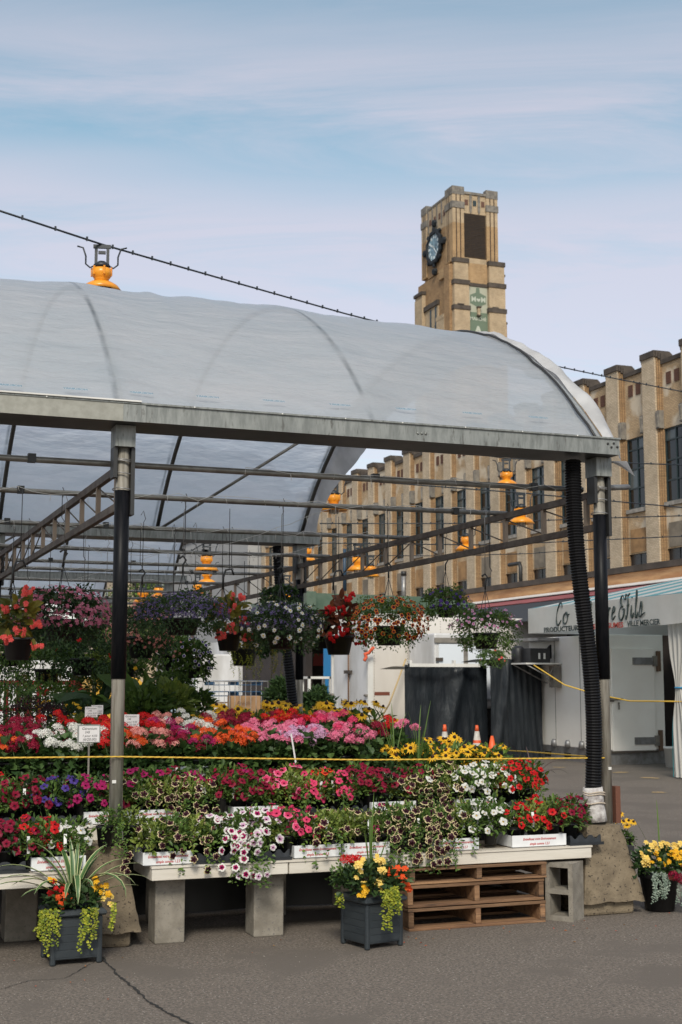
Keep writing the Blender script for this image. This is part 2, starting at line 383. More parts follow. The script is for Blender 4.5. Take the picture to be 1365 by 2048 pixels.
for k in range(K0, K1):
    y = k*PER
    p = link('pier', pm[0], hall, (0, y, 0)); link('pier_flank', pm[1], p); link('pier_cap', pm[2], p); [link('carved_stone', q, p) for q in pm[3]]
    if k == K1-1: break
    yb = y+PER/2
    w = link('bay_wall', bay_w[0], hall, (0, yb, 0)); link('bay_wall', bay_w[1], hall, (0, yb, 0)); link('bay_wall', bay_w[2], hall, (0, yb, 0)); link('coping', cop_m, w)
    for o in (-.32, .3): link('vent_grille', vm, w, (0, o, 14.95))
    wi = link('window', wfr, hall, (0, yb, 0)); link('sill', silm, wi)
    for c in (-1, 1):
        for zz0, zz1 in ((9.49, 10.35), (10.42, 11.25), (11.32, 12.15), (12.22, 12.65)):
            hh = (h-.105)
            o = link('pane', wps[1 if (c > 0 and rnd.random() < .55 and zz0 > 10) or rnd.random() < .06 else 0], wi, (rnd.uniform(0, .004), c*(.035+hh/2), (zz0+zz1)/2)); o.scale = (1, hh, zz1-zz0)
            o.rotation_euler = (0, rnd.uniform(-.012, .012), rnd.uniform(-.012, .012))
    link('small_window', swm, hall, (0, yb, 0)); link('spandrel_panel', spm[k % 2], hall, (0, yb, 0))
g = G(); g.box(.9, (K0-.5)*PER, 0, 30, (K1-.5)*PER-1, 15.5); g.obj('hall_core', [b_tan], hall)
# grey rendered end block and far buildings seen under the canopy
g = G(); y0 = Y0+(K1-1)*PER+.9
grey = M('render_grey', (.36, .36, .36), .9, var=(.25, 5), c2=(.30, .30, .30))
t = thing('rendered_building', 'plain grey rendered block beyond the end of the brick hall', 'building', (XF-1, y0, 0))
G().box(0, .3, 0, 20, 34, 15.2).obj('wall', [grey], t); G().box(-.15, .15, 15.2, 20, 34.2, 15.6).obj('parapet', [stone_d], t)
t2 = thing('brick_annex', 'narrow pale brick block with a few windows beyond the grey rendered one', 'building', (XF-4.5, y0+35, 0))
G().box(0, 0, 0, 20, 16, 15).obj('wall', [b_pale], t2)
for k in range(4): G().box(-.03, 1+k*3.8, 8, 0, 2.6+k*3.8, 12).obj('window', [pane_m], t2)

# ------------------------------------------------------------------ clock tower
TX, TY = 50., 103.75
b_tan0, b_tan = b_tan, brick_mat('brick_tower', (.47, .31, .16), (.37, .23, .11), (.24, .17, .10))
b_pale0, b_pale = b_pale, brick_mat('brick_tower_pale', (.52, .405, .265), (.43, .32, .20), (.28, .21, .14))
tw = thing('clock_tower', 'tall tan brick clock tower with dark louvre, green banner and blue clock', 'clock tower', (TX, TY, 0))
g = G(); g.box(.12, .12, 0, 5.0, 7.8, 38.2, 2); g.box(.25, .3, 38.2, 4.35, 6.55, 44.6, 1)
g.obj('shaft', [b_pale, b_tan, b_brown], tw)
def pier_t(name, x0, x1, y0, y1, bands, ribs=0, face='y'):
    g = G()
    for z0, z1, mi, e in bands: g.box(x0-e, y0-e, z0, x1+e, y1+e, z1, mi)
    o = g.obj(name, [b_pale, b_tan, b_brown, stone_g, stone_d], tw); return o
ub = [(38.5, 42.0, 1, 0), (42.0, 43.35, 0, .0), (43.35, 43.95, 3, .06), (43.95, 44.6, 0, 0), (44.6, 45.35, 3, .03)]
groove = M('groove', (.05, .03, .02), .9)
for x0, x1 in ((0, 1.12), (3.36, 4.48)):
    pier_t('corner_pier', x0, x1, 0, .5, ub)
    g = G()
    for q in (.36, .76): g.box(x0+q-.045, -.02, 38.6, x0+q+.045, .0-.003, 45.2)
    g.obj('brick_groove', [groove], tw)
for y0, y1 in ((.503, 1.5), (5.6, 6.7)):
    pier_t('side_pier', 0, .5, y0, y1, ub)
    g = G()
    for q in (.3, .62): g.box(-.02, y0+q-.04, 38.6, -.003, y0+q+.04, 45.2)
    g.obj('brick_groove', [groove], tw)
G().box(1.12, .1, 38.3, 3.36, .4, 38.9, 0).box(1.12, .12, 43.0, 3.36, .4, 44.75, 0).obj('head_wall', [b_pale], tw)
G().box(1.12, .02, 44.75, 3.36, .45, 44.98).box(.05, 1.5, 44.75, .5, 5.6, 44.95).obj('coping', [stone_g], tw)
G().box(.1, 1.5, 38.3, .4, 5.6, 42.2, 2).box(.1, 1.5, 42.2, .4, 5.6, 44.75, 0).obj('clock_wall', [b_pale, b_tan, b_brown], tw)
for x in (1.42, 2.24, 3.06):
    G().box(x-.16, .08, 43.75, x+.16, .13, 44.25).obj('vent', [vent_m if x != 2.24 else frame_m], tw)
for x in (1.83, 2.65):
    G().prism([(x-.11, 43.3), (x, 42.95), (x+.11, 43.3), (x+.11, 44.7), (x-.11, 44.7)], .04, .115).obj('stone_pendant', [stone_g], tw)
for y in (1.9, 2.9, 3.9, 4.9):
    G().box(.06, y-.17, 43.2, .097, y+.17, 43.75).obj('vent', [vent_m], tw)
for y in (2.4, 3.4, 4.4, 5.3):
    G().box(.03, y-.09, 42.6, .095, y+.09, 44.7).obj('stone_pendant', [stone_g], tw)
lo = M('louvre_metal', (.085, .07, .062), .6)
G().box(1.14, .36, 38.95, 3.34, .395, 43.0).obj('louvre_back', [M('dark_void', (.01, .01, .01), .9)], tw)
g = G(); g.box(-1.08, 0, 0, 1.08, .17, .035, T=Matrix.Rotation(R(35), 4, 'X')); lvm = g.mesh('louvre_blade', [lo])
for i in range(30): link('louvre_blade', lvm, tw, (2.24, .12, 39.0+i*.133))
# lower stage
for x0, x1 in ((-.05, 1.45), (3.35, 5.0)):
    o = pier_t('buttress', x0, x1, -.35 if x0 > 0 else -.3, .2, [(0, 32.0, 1, 0), (32.0, 34.0, 0, 0), (34.0, 34.4, 4, .07), (34.4, 36.3, 0, -.03), (36.3, 36.7, 4, .05), (36.7, 38.3, 0, -.08), (38.3, 38.7, 4, .0)])
    G().box(x0+.3, -.42, 34.4, x0+.9, -.3, 34.5).obj('ledge_block', [stone_d], tw)
pier_t('flank_buttress', 5.02, 5.35, .2, 1.4, [(0, 33.2, 1, 0), (33.2, 33.4, 4, .05), (33.4, 37.6, 1, -.12), (37.6, 37.8, 4, -.05)])
G().box(1.45, -.05, 36.3, 3.35, .1, 36.6).obj('banner_lintel', [stone_d], tw)
G().box(1.45, .0, 36.6, 3.35, .1, 38.4).obj('spandrel_wall', [b_tan], tw)
# tower -X side
G().box(-.28, 6.1, 0, .1, 7.75, 36.7, 0).box(-.36, 6.0, 37.0, .1, 7.85, 37.3, 1).box(-.22, 6.1, 36.7, .1, 7.75, 37.0, 0).obj('side_buttress', [b_pale, stone_d], tw)
G().box(-.30, .2, 0, .1, 1.3, 38.2, 2).box(-.33, 1.3, 32.2, .1, 2.9, 33.6, 1).box(-.35, 1.3, 33.6, .1, 3.0, 33.95, 0).box(-.1, 1.3, 37.4, .1, 2.8, 38.3, 3).obj('side_buttress', [b_pale, b_pale, b_brown, b_tan], tw)
G().box(-.14, 3.1, 35.3, .12, 6.1, 35.75, 0).obj('window_lintel', [stone_d], tw)
G().box(.0, 3.2, 30, .115, 6.0, 35.3, 0).obj('window_bay', [b_pale], tw)
for y in (3.7, 4.8):
    w = G().box(-.02, y-.17, 30, -.003, y+.17, 35.2).obj('narrow_window', [frame_m], tw)
    for z in (32.0, 33.4): G().box(-.06, y-.2, z, -.021, y+.2, z+.12).obj('transom', [frame_m], w)
# clock
blk = M('clock_iron', (.005, .009, .014), .75); dial = M('clock_dial', (.22, .36, .44), .4, var=(2.2, 4), c2=(.04, .07, .10)); num = M('clock_white', (.62, .68, .70), .5)
T = Matrix.Translation((.1, 3.75, 40.8)) @ Matrix.Rotation(R(-90), 4, 'Y')
ck = G().lathe([(1.60, 0), (1.72, .25), (1.6, .34), (1.32, .34), (1.30, .2)], 8, T=T @ Matrix.Rotation(R(22.5), 4, 'Z'), sm=False, cap=False).obj('clock', [blk], tw)
G().lathe([(1.3, .12), (1.3, .2)], 40, T=T).obj('dial', [dial], ck)
g = G()
for i in range(12):
    a = i*math.pi/6; Tm = T @ Matrix.Rotation(a, 4, 'Z')
    g.box(.84, -.10, .2, 1.12, .10, .235, T=Tm); g.box(1.19, -.045, .2, 1.27, .045, .23, T=Tm)
    for q in range(1, 5): g.box(1.2, -.012, .2, 1.26, .012, .22, T=T @ Matrix.Rotation(a+q*math.pi/30, 4, 'Z'))
g.obj('numeral', [num], ck)
for nm, ln, wd, a in (('hour_hand', .66, .07, R(60)), ('minute_hand', 1.05, .045, R(-138))):
    G().box(-.15, -wd, .25, ln, wd, .28, T=T @ Matrix.Rotation(a, 4, 'Z')).obj(nm, [num], ck)
g = G()
for i in range(8):
    g.box(1.55, -.16, .1, 1.86, .16, .3, T=T @ Matrix.Rotation(i*math.pi/4, 4, 'Z'))
g.obj('clock_rim', [blk], ck)
for dy, dz in ((0, 2.25), (0, -2.3), (-2.1, .0), (2.05, .0)):
    G().lathe([(.30, 0), (.36, .12), (.30, .32), (.1, .36)], 6, T=Matrix.Translation((.1, 3.75+dy, 40.8+dz)) @ Matrix.Rotation(R(-90), 4, 'Y') @ Matrix.Rotation(R(30), 4, 'Z'), sm=False).obj('iron_boss', [blk], tw)
# banner
ban = M('banner_green', (.12, .165, .115), .7); banp = M('banner_pale', (.36, .37, .29), .7); band = M('banner_letter', (.42, .45, .38), .7)
bn = G().box(1.46, .02, 30.2, 3.34, .06, 36.28, 0).obj('banner', [banp], tw)
G().box(1.46, .0, 30.2, 3.34, .02-.002, 33.95).obj('banner_field', [ban], bn)
G().prism([(1.65, 34.75), (2.4, 34.45), (3.2, 34.8), (3.2, 35.5), (2.6, 35.75), (2.55, 36.2), (2.25, 36.2), (2.2, 35.75), (1.65, 35.5)], .0, .018).obj('emblem', [ban], bn)
text('letter', 'M', .62, band, bn, (1.98, -.01, 35.12), (R(90), 0, 0), bold=.02); text('letter', 'M', .62, band, bn, (2.92, -.01, 35.12), (R(90), 0, 0), bold=.02)
g = G(); hp = [(2.45+.2*math.copysign(abs(math.sin(a))**3, math.sin(a)), 35.1+.19*(.81*math.cos(a)-.31*math.cos(2*a)-.12*math.cos(3*a))) for a in [i*math.pi/10 for i in range(20)]]
g.prism(list(reversed(hp)), -.02, -.001).obj('heart', [band], bn)
text('lettering', 'MARCHÉ', .40, band, bn, (2.4, -.012, 33.35), (R(90), 0, 0), bold=.012)
text('letter', 'A', 1.5, band, bn, (2.4, -.012, 32.1), (R(90), 0, 0), bold=.05, xs=.95)
g = G(); g.box(1.95, -.02, 31.62, 2.2, -.002, 31.75); g.box(2.6, -.02, 31.62, 2.88, -.002, 31.75); g.obj('serif', [band], bn)
G().box(2.22, -.35, 34.35, 2.6, -.02, 34.45, 0).box(2.28, -.25, 33.7, 2.5, -.02, 34.35, 1).box(2.22, -.3, 33.6, 2.6, -.02, 33.68, 0).obj('alcove', [stone_d, b_pale], tw)

# ------------------------------------------------------------------ market annex with awnings
wall_d = M('stall_dark', (.05, .038, .034), .9, var=(2, 4)); rust = M('rusty_fascia', (.62, .36, .17), .7, var=(3, 6), c2=(.40, .19, .08), stretch=(1, .25, 2), stain=(5, (.20, .07, .03), .35))
wht = M('white_paint', (.70, .69, .66), .5, var=(1.5, 5), c2=(.58, .57, .53)); burg = M('burgundy_canvas', (.30, .075, .075), .8, var=(2, 4)); blackc = M('black_canvas', (.012, .014, .016), .6)
an = thing('market_annex', 'low annex with rusty orange fascia in front of the brick hall', 'annex', (0, 0, 0))
G().box(19.9, 8, 4.5, 33.9, 62, 4.66).obj('roof', [stone_d], an)
G().box(19.98, 8, 4.16, 20.1, 62, 4.49).obj('fascia', [rust], an)
G().box(17.2, 8, 0, 17.4, 33.5, 3.4).box(20.1, 8, 3.4, 20.4, 62, 4.16).obj('wall', [wall_d], an)
def slope(name, label, cat, pts, m, th=.02, grp=None):
    g = G(); n = len(pts); P = [Vector(p) for p in pts]; nn = (P[1]-P[0]).cross(P[2]-P[0]).normalized()*th
    g.add(P+[p-nn for p in P], [tuple(range(n)), tuple(reversed(range(n, 2*n)))]+[(j, n+j, n+(j+1) % n, (j+1) % n) for j in range(n)])
    o = g.obj(name, [m] if not isinstance(m, list) else m); return tag(o, label, cat, grp)
slope('burgundy_awning', 'long faded burgundy awning under the rusty fascia', 'awning', [(19.95, 8, 4.13), (18.5, 8, 3.80), (18.5, 50, 3.80), (19.95, 50, 4.13)], burg)
slope('white_awning_strip', 'thin white canvas strip between rusty fascia and burgundy awning', 'awning', [(19.97, 8, 4.19), (19.4, 8, 4.06), (19.4, 50, 4.06), (19.97, 50, 4.19)], wht)
slope('black_awning', 'long black awning sloping under the burgundy one', 'awning', [(18.4, 24.3, 3.76), (15.2, 24.3, 2.98), (15.2, 44, 2.98), (18.4, 44, 3.76)], blackc)
# striped awning with lettered valance
strp = bpy.data.materials.new('striped_canvas'); strp.use_nodes = True; nt = strp.node_tree; b = nt.nodes['Principled BSDF']; b.inputs['Roughness'].default_value = .75
gg = nt.nodes.new('ShaderNodeNewGeometry'); sx = nt.nodes.new('ShaderNodeSeparateXYZ'); nt.links.new(gg.outputs['Position'], sx.inputs[0])
m1 = nt.nodes.new('ShaderNodeMath'); m1.operation = 'PINGPONG'; nt.links.new(sx.outputs['Y'], m1.inputs[0]); m1.inputs[1].default_value = .42
m2 = nt.nodes.new('ShaderNodeMath'); m2.operation = 'GREATER_THAN'; nt.links.new(m1.outputs[0], m2.inputs[0]); m2.inputs[1].default_value = .21
mc = nt.nodes.new('ShaderNodeMix'); mc.data_type = 'RGBA'; nt.links.new(m2.outputs[0], mc.inputs[0]); mc.inputs[6].default_value = (.70, .70, .68, 1); mc.inputs[7].default_value = (.16, .42, .47, 1)
nt.links.new(mc.outputs[2], b.inputs['Base Color'])
trs_ = nt.nodes.new('ShaderNodeBsdfTranslucent'); mxs = nt.nodes.new('ShaderNodeMixShader'); mxs.inputs[0].default_value = .45; nt.links.new(mc.outputs[2], trs_.inputs[0]); nt.links.new(b.outputs[0], mxs.inputs[1]); nt.links.new(trs_.outputs[0], mxs.inputs[2]); nt.links.new(mxs.outputs[0], nt.nodes['Material Output'].inputs[0])
aw = thing('striped_awning', 'blue and white striped awning with lettered white valance above the cold room', 'awning', (13.2, 0, 0))
g = G(); g.add([(0, 24.05, 3.06), (0, 14, 3.08), (3.6, 14, 3.86), (3.6, 21.6, 3.86)], [(3, 2, 1, 0)]); g.add([(0, 24.05, 3.06), (3.6, 21.6, 3.86), (3.9, 24.05, 3.06)], [(0, 1, 2)]); g.obj('canopy', [strp], aw)
canv = M('white_canvas', (.74, .72, .68), .8, var=(.8, 6), c2=(.62, .60, .56), bump=(3, .3, .02), transl=.4)
g = G(); g.grid(lambda u, v: (-.012+.012*math.sin(u*34)*(1-v)-.004, 24.05-u*10.05, 2.56+.5*v+.006*math.sin(u*50)*(1-v)), 80, 3); g.grid(lambda u, v: (.0+u*3.6, 24.06, 2.56+.5*v), 2, 2); g.obj('valance', [canv], aw)
letk = M('lettering_black', (.02, .035, .035), .6); letr = M('lettering_red', (.38, .05, .035), .6)
def on_val(s, p0, p1, size, m, **k):
    """text running along -Y on the valance, fitted between two picture points taken on its plane"""
    a, bb = at(*p0, X=13.2), at(*p1, X=13.2)
    o = text('lettering', s, size, m, aw, (-.035, (a.y+bb.y)/2, (a.z+bb.z)/2), (R(90), 0, R(-90)), **k)
    bpy.context.view_layer.update(); o.scale.x = abs(a.y-bb.y)/max(o.dimensions.x/o.scale.x, .01); return o
def smooth(pts, k=6):
    P = [Vector((a, b)) for a, b in pts]; P = [P[0]]+P+[P[-1]]; out = []
    for i in range(1, len(P)-2):
        for j in range(k):
            t = j/k; a, b, c, d = P[i-1:i+3]; out.append(.5*((2*b)+(c-a)*t+(2*a-5*b+4*c-d)*t*t+(3*b-a-3*c+d)*t**3))
    return out+[P[-2]]
GLY = {'C': [[(.92, .80), (.80, 1.0), (.55, 1.0), (.25, .7), (.12, .3), (.25, .02), (.5, .0), (.8, .2)]], 'o': [[(.5, .55), (.2, .42), (.15, .12), (.4, .0), (.68, .15), (.7, .42), (.5, .55), (.6, .42), (.95, .45)]],
       'n': [[(.05, .5), (.2, .52), (.18, .0)], [(.2, .3), (.5, .55), (.68, .45), (.66, .08), (.9, .05)]], 'd': [[(.7, .5), (.4, .55), (.15, .25), (.3, .0), (.6, .15), (.9, 1.0), (.8, .3), (.85, .02), (1., .1)]],
       't': [[(.55, .95), (.35, .2), (.45, .0), (.75, .1)], [(.15, .62), (.8, .66)]], 'r': [[(.2, .45), (.4, .58), (.45, .48), (.35, .0)], [(.4, .38), (.6, .55), (.8, .52)]], 'e': [[(.15, .25), (.6, .35), (.65, .52), (.4, .56), (.18, .25), (.35, .0), (.8, .15)]],
       '&': [[(.85, .85), (.55, 1.05), (.3, .85), (.45, .6), (.6, .56), (.25, .5), (.1, .2), (.4, -.05), (.75, .15), (.8, .45), (.6, .4)]], 'F': [[(.0, .75), (.1, .98), (.5, .9), (1.0, 1.0)], [(.55, .9), (.5, .5), (.3, .05), (.08, .0), (.05, .15)], [(.3, .5), (.75, .55)]],
       'i': [[(.35, .52), (.25, .1), (.5, .0), (.8, .2)], [(.48, .78), (.5, .82)]], 'l': [[(.15, .1), (.6, .8), (.6, 1.05), (.4, .9), (.3, .1), (.5, .0), (.85, .2)]], 's': [[(.1, .1), (.55, .58), (.72, .3), (.6, .05), (.2, .0), (.1, .12)], [(.6, .05), (1.3, .12)]]}
def script(word, p0, p1, h, xs):
    """hand-brushed word on the valance, baseline from picture point p0 to p1"""
    a, b = at(*p0, X=13.2), at(*p1, X=13.2); g = G(); n = len(word); w = abs(a.y-b.y)/n
    for k, ch in enumerate(word):
        for st in GLY[ch]:
            Q = smooth(st); P = []
            for q in Q:
                t = (k+q.x*1.02+.16*q.y)/n; P.append((-.034, a.y+(b.y-a.y)*t, a.z+(b.z-a.z)*t+q.y*h))
            m = len(P); g.tube(P, [.007+.010*abs(math.sin(i*3.1/m*2)) for i in range(m)], 6)
    g.obj('lettering', [letk], aw)
script('Co', (1114, 1250), (1142, 1247), .40, 1); script('nd', (1165, 1244), (1186, 1242), .36, 1); script('tre', (1206, 1243), (1236, 1238), .40, 1); script('&', (1240, 1239), (1254, 1238), .40, 1); script('Fils', (1255, 1238), (1290, 1232), .44, 1)
on_val('PRODUCTEUR', (1091, 1261), (1160, 1256), .135, letk, bold=.003)
on_val('FRUITS & LÉGUMES', (1164, 1256), (1250, 1250), .135, letr, bold=.003)
on_val('VILLE MERCIER', (1258, 1249), (1324, 1243), .135, letk, bold=.003)
cur = thing('stall_curtain', 'white tied-back curtain with teal edging beside the cold room', 'curtain', (13.3, 19.2, 0))
teal = M('teal_trim', (.03, .28, .30), .7)
def cf(u, v):
    w = .55-.38*math.exp(-((v-.58)/.16)**2); y = -.1+(.5-u)*w*1.0-.1*(v < .58)*(.58-v)
    return (.04*math.sin(u*26+v*2), y, .02+v*2.56)
G().grid(cf, 40, 26).obj('curtain_cloth', [canv], cur)
G().grid(lambda u, v: (cf(0, v)[0]-.01, cf(0, v)[1]+.02*u, cf(0, v)[2]), 1, 26).obj('edging', [teal], cur)
G().tube([(.05*math.cos(a), -.1+.1*math.sin(a), 1.5) for a in [i*.35 for i in range(19)]], .014, 6, cap=False).obj('tie', [M('blue_tie', (.02, .22, .42), .6)], cur)
bk = thing('white_bucket', 'white plastic bucket standing by the curtain', 'bucket', at(1346, 1526, Y=21.8)*1); bk.location.z = 0
G().lathe([(.13, 0), (.155, .34), (.165, .34), (.168, .38), (.15, .38)], 20).obj('pail', [wht], bk)

# ------------------------------------------------------------------ walk-in cold room
cr = thing('cold_room', 'white walk-in cold room with latched insulated door under the striped awning', 'cold room', (14.15, 22.8, 0))
crw = M('cold_room_white', (.84, .81, .75), .45, var=(1.1, 6), c2=(.78, .74, .68), stain=(2.2, (.33, .29, .24), .30)); alum = M('dull_aluminium', (.34, .34, .34), .45, metal=.6, var=(6, 5), c2=(.22, .21, .20))
o = G().box(0, 0, .28, 1.37, 3.0, 2.52).obj('body', [crw], cr); bevel(o, .015, 2)
G().box(-.01, -.012, .0, 1.385, 3.01, .28).obj('skirting', [alum], cr)
o = G().box(.14, -.05, .26, 1.12, -.004, 2.25).obj('door', [crw], cr); bevel(o, .008, 2)
for z in (2.0, .45):
    G().box(.62, -.075, z-.07, 1.10, -.052, z+.07).box(1.08, -.09, z-.1, 1.17, -.03, z+.1, 1).obj('hinge', [alum, stone_g], cr)
    G().box(1.19, -.06, z-.2, 1.27, -.013, z+.2).obj('hinge_block', [M('brown_wood', (.13, .08, .05), .8)], cr)
g = G(); g.box(.02, -.09, 1.21, .16, -.052, 1.29); g.tube([(.06, -.10, 1.25), (.34, -.12, 1.26)], .018, 8); g.box(.24, -.11, 1.06, .27, -.09, 1.2); g.obj('latch', [stone_g], cr)
g = G(); g.box(.09, -.056, .22, 1.17, -.05, .26); g.obj('door_threshold', [stone_d], cr)
for y in (.35, .85, 1.4, 1.95, 2.5): G().lathe([(.07, 0), (.065, .1), (.04, .15)], 10, c=(-.02, y, .27)).obj('skirting_bolt', [alum], cr)
for y in (.5, 1.3, 2.1): G().box(-.02, y, .06, -.0105, y+.25, .16).obj('skirting_vent', [M('void', (.01, .01, .01), .9)], cr)
for y in (.9, 1.9): G().box(-.006, y-.006, .3, -.001, y+.006, 2.5).obj('panel_seam', [stone_g], cr)
G().box(-.5, 1.7, 2.44, .0-.004, 3.0, 2.50).obj('shelf', [alum], cr)
cu = thing('compressor_unit', 'black refrigeration compressor bracketed on the side wall of the cold room', 'compressor', (13.75, 24.7, 1.98))
dk = M('machine_black', (.015, .015, .017), .4)
G().box(-.45, -.3, -.03, .38, .55, .0).obj('bracket_shelf', [wht], cu)
g = G(); g.box(-.28, -.2, .002, .18, .2, .30); g.lathe([(.12, 0), (.14, .1), (.14, .3), (.06, .36)], 12, c=(-.3, .3, .002)); g.tube([(.15, 0, .2), (.3, 0, .36), (.36, .1, .1)], .03, 6); bevel(g.obj('motor_housing', [dk], cu), .02)
G().box(-.1, -.215, .08, -.06, -.201, .2).box(.02, -.215, .08, .06, -.201, .2).obj('label_plate', [wht], cu)
for a in (-.25, .3): G().tube([(-.4, a, -.04), (.385, a, -.42)], .014, 6).obj('strut', [alum], cu)
G().box(.2, -.28, -.5, .385, -.1, -.06).tube([(.2, -.29, -.1), (.05, -.3, -.3), (.15, -.3, -.5), (.25, -.3, -.35)], .014, 6).obj('control_box', [stone_g], cu)

# ------------------------------------------------------------------ tarpaulin covered stacks
tarpm = M('black_tarpaulin', (.012, .015, .019), .38, bump=(9, .5, .04), stretch=(1.6, 1, .45), var=(4, 5), c2=(.016, .02, .024), spec=.3)
def tarp(label, x0, x1, y, z, fold, seed):
    t = thing('covered_stack', label, 'tarpaulin', (x0, y, 0), group='stacks wrapped in black tarpaulin'); w = x1-x0
    def f(u, v):
        n = mnoise.noise(Vector((u*4+seed, v*.8, seed)))*.08+mnoise.noise(Vector((u*15+seed+v*1.5, v*1.1, seed)))*.05*(1.15-.5*v)+mnoise.noise(Vector((u*9+seed, v*7, seed)))*.014
        fo = .10*math.exp(-((u-fold+.25*(1-v))/.07)**2)
        return (u*w, -n-fo, v*z-(.05*math.sin(u*math.pi) if v > .95 else 0))
    G().grid(f, 44, 34).obj('tarpaulin', [tarpm], t)
    G().grid(lambda u, v: (u*w, .001+v*1.4, z-.06+.03*math.sin(u*5+v*4)), 8, 6).obj('tarpaulin_top', [tarpm], t)
    G().grid(lambda u, v: (w-.0, .001+u*1.4, v*(z-.05)), 4, 4).obj('tarpaulin_side', [tarpm], t)
    return t
tarp('lower stack wrapped in black tarpaulin, next to the trailer', 11.25, 13.15, 25.85, 1.95, .70, 1.)
tarp('taller stack wrapped in black tarpaulin, against the cold room', 12.85, 14.05, 25.1, 2.10, .35, 5.)
t = thing('timber_rail', 'white timber rail along the top of the black tarpaulin', 'rail', (11.2, 25.62, 1.9))
G().box(0, -.12, 0, 1.62, -.04, .07).obj('rail', [wht], t)
for x in (.0, 1.0): G().box(x, -.125, .0, x+.05, -.03, .14).obj('rail_end', [wht], t)

# ------------------------------------------------------------------ trailer
tr = thing('box_trailer', 'old white box trailer with double rear doors and riveted side', 'trailer', (11.6, 28.7, 0))
trw = M('trailer_white', (.76, .76, .77), .4, var=(.9, 6), c2=(.50, .49, .47), stain=(1.6, (.36, .29, .20), .28), stretch=(1, 1, .4)); trs = M('trailer_side', (.66, .63, .58), .45, var=(.9, 6), c2=(.56, .52, .47), stain=(1.6, (.30, .24, .18), .30), stretch=(1, 1, .3))
bevel(G().box(.03, 0, .62, 5.2, 2.36, 3.1).obj('body', [trs], tr), .03, 2)
for i in range(2): bevel(G().box(-.03, .08+i*1.11, .82, .028, 1.17+i*1.11, 3.0).obj('door', [trw], tr), .01)
G().tube([(-.06, 1.18, .68), (-.06, 1.18, 3.0)], .022, 8).obj('lock_bar', [M('rusty_bar', (.20, .12, .08), .7)], tr)
G().box(-.11, 1.0, 1.78, -.04, 1.36, 1.86).obj('door_handle', [stone_d], tr)
for z in (1.0, 1.28, 2.3, 2.65):
    for y in (.06, 2.3): G().tube([(-.06, y-.08, z), (-.06, y+.1, z)], .028, 8).obj('hinge', [stone_g], tr)
G().box(-.04, .0, .62, .02, 2.36, .80).obj('bumper', [stone_d], tr)
G().box(-.05, -.03, .5, .08, .06, 3.12).obj('corner_post', [wht], tr); G().box(-.05, 2.31, .5, .06, 2.4, 3.12).obj('corner_post', [wht], tr)
G().box(-.045, 2.0, .90, -.032, 2.24, 1.15).obj('number_plate', [wht], tr)
for y in (.62, 1.62): G().prism([(y, 1.12), (y+.12, 1.04), (y+.12, 1.2)], -.036, -.031, 'x').obj('arrow_mark', [stone_d], tr)
g = G()
for x in (.12, .95, 1.8, 2.6, 3.4):
    for i in range(38): g.lathe([(.011, 0), (.006, .008)], 5, T=Matrix.Translation((x, -.001, .7+i*.062)) @ Matrix.Rotation(R(90), 4, 'X'))
tag(g.obj('rivet', [stone_g], tr), kind='stuff')
for x in (1.0, 3.6):
    for y in (.25, 2.1): G().lathe([(.2, -.1), (.36, -.1), (.38, 0), (.36, .1), (.2, .1)], 20, T=Matrix.Translation((x+.5, y, .38)) @ Matrix.Rotation(R(90), 4, 'X')).obj('wheel', [dk], tr)
G().box(.3, .3, .5, 5, 2.1, .62).obj('chassis', [dk], tr)
G().box(.12, -.004, .0+1.28, .5, -.001, 1.36).obj('rust_patch', [M('rust', (.16, .05, .03), .9)], tr)
sb = tag(G().box(1.45, -.62, 1.05, 2.9, -.02, 1.12).box(1.5, -.6, .0, 1.56, -.54, 1.05, 1).obj('side_board', [rust, dk], None, (11.6, 28.7, 0)), 'rusty brown board shelf jutting from the white trailer side', 'shelf')
t = thing('wooden_crate', 'small brown crate on the asphalt under the trailer side', 'crate', (13.75, 28.0, 0))
for i in range(4): G().box(0, 0, .02+i*.12, .5, .4, .12+i*.12).obj('slat', [M('brown_wood')], t)
# refrigerated truck top behind the tarpaulin
t = thing('box_truck', 'white box truck showing above the tarpaulin, lettered Tomate on its door', 'truck', (12.5, 27.1, 0))
bevel(G().box(0, 0, 1.0, 1.5, 1.4, 2.66).obj('body', [trw], t), .04, 2)
for x in (.10, .78): bevel(G().box(x, -.03, 1.2, x+.62, -.002, 2.42).obj('door', [M('truck_white', (.68, .72, .76), .35)], t), .01)
G().box(.7, -.045, 1.2, .8, -.031, 2.42).box(.0, -.045, 2.45, 1.5, -.003, 2.56).obj('door_frame', [stone_g], t)
for x in (.02, 1.35): G().box(x, -.07, 2.05, x+.16, -.032, 2.12).obj('hinge', [stone_d], t)
text('lettering', 'Tomate', .13, letk, t, (1.08, -.034, 2.33), (R(90), 0, 0), shear=.3)
for x in (.3, 1.1): G().lathe([(.1, -.1), (.36, -.1), (.36, .1), (.1, .1)], 16, T=Matrix.Translation((x, .3, .36)) @ Matrix.Rotation(R(90), 4, 'X')).obj('wheel', [dk], t)
G().box(.05, .1, .4, 1.45, 1.3, 1.0).obj('chassis', [dk], t)

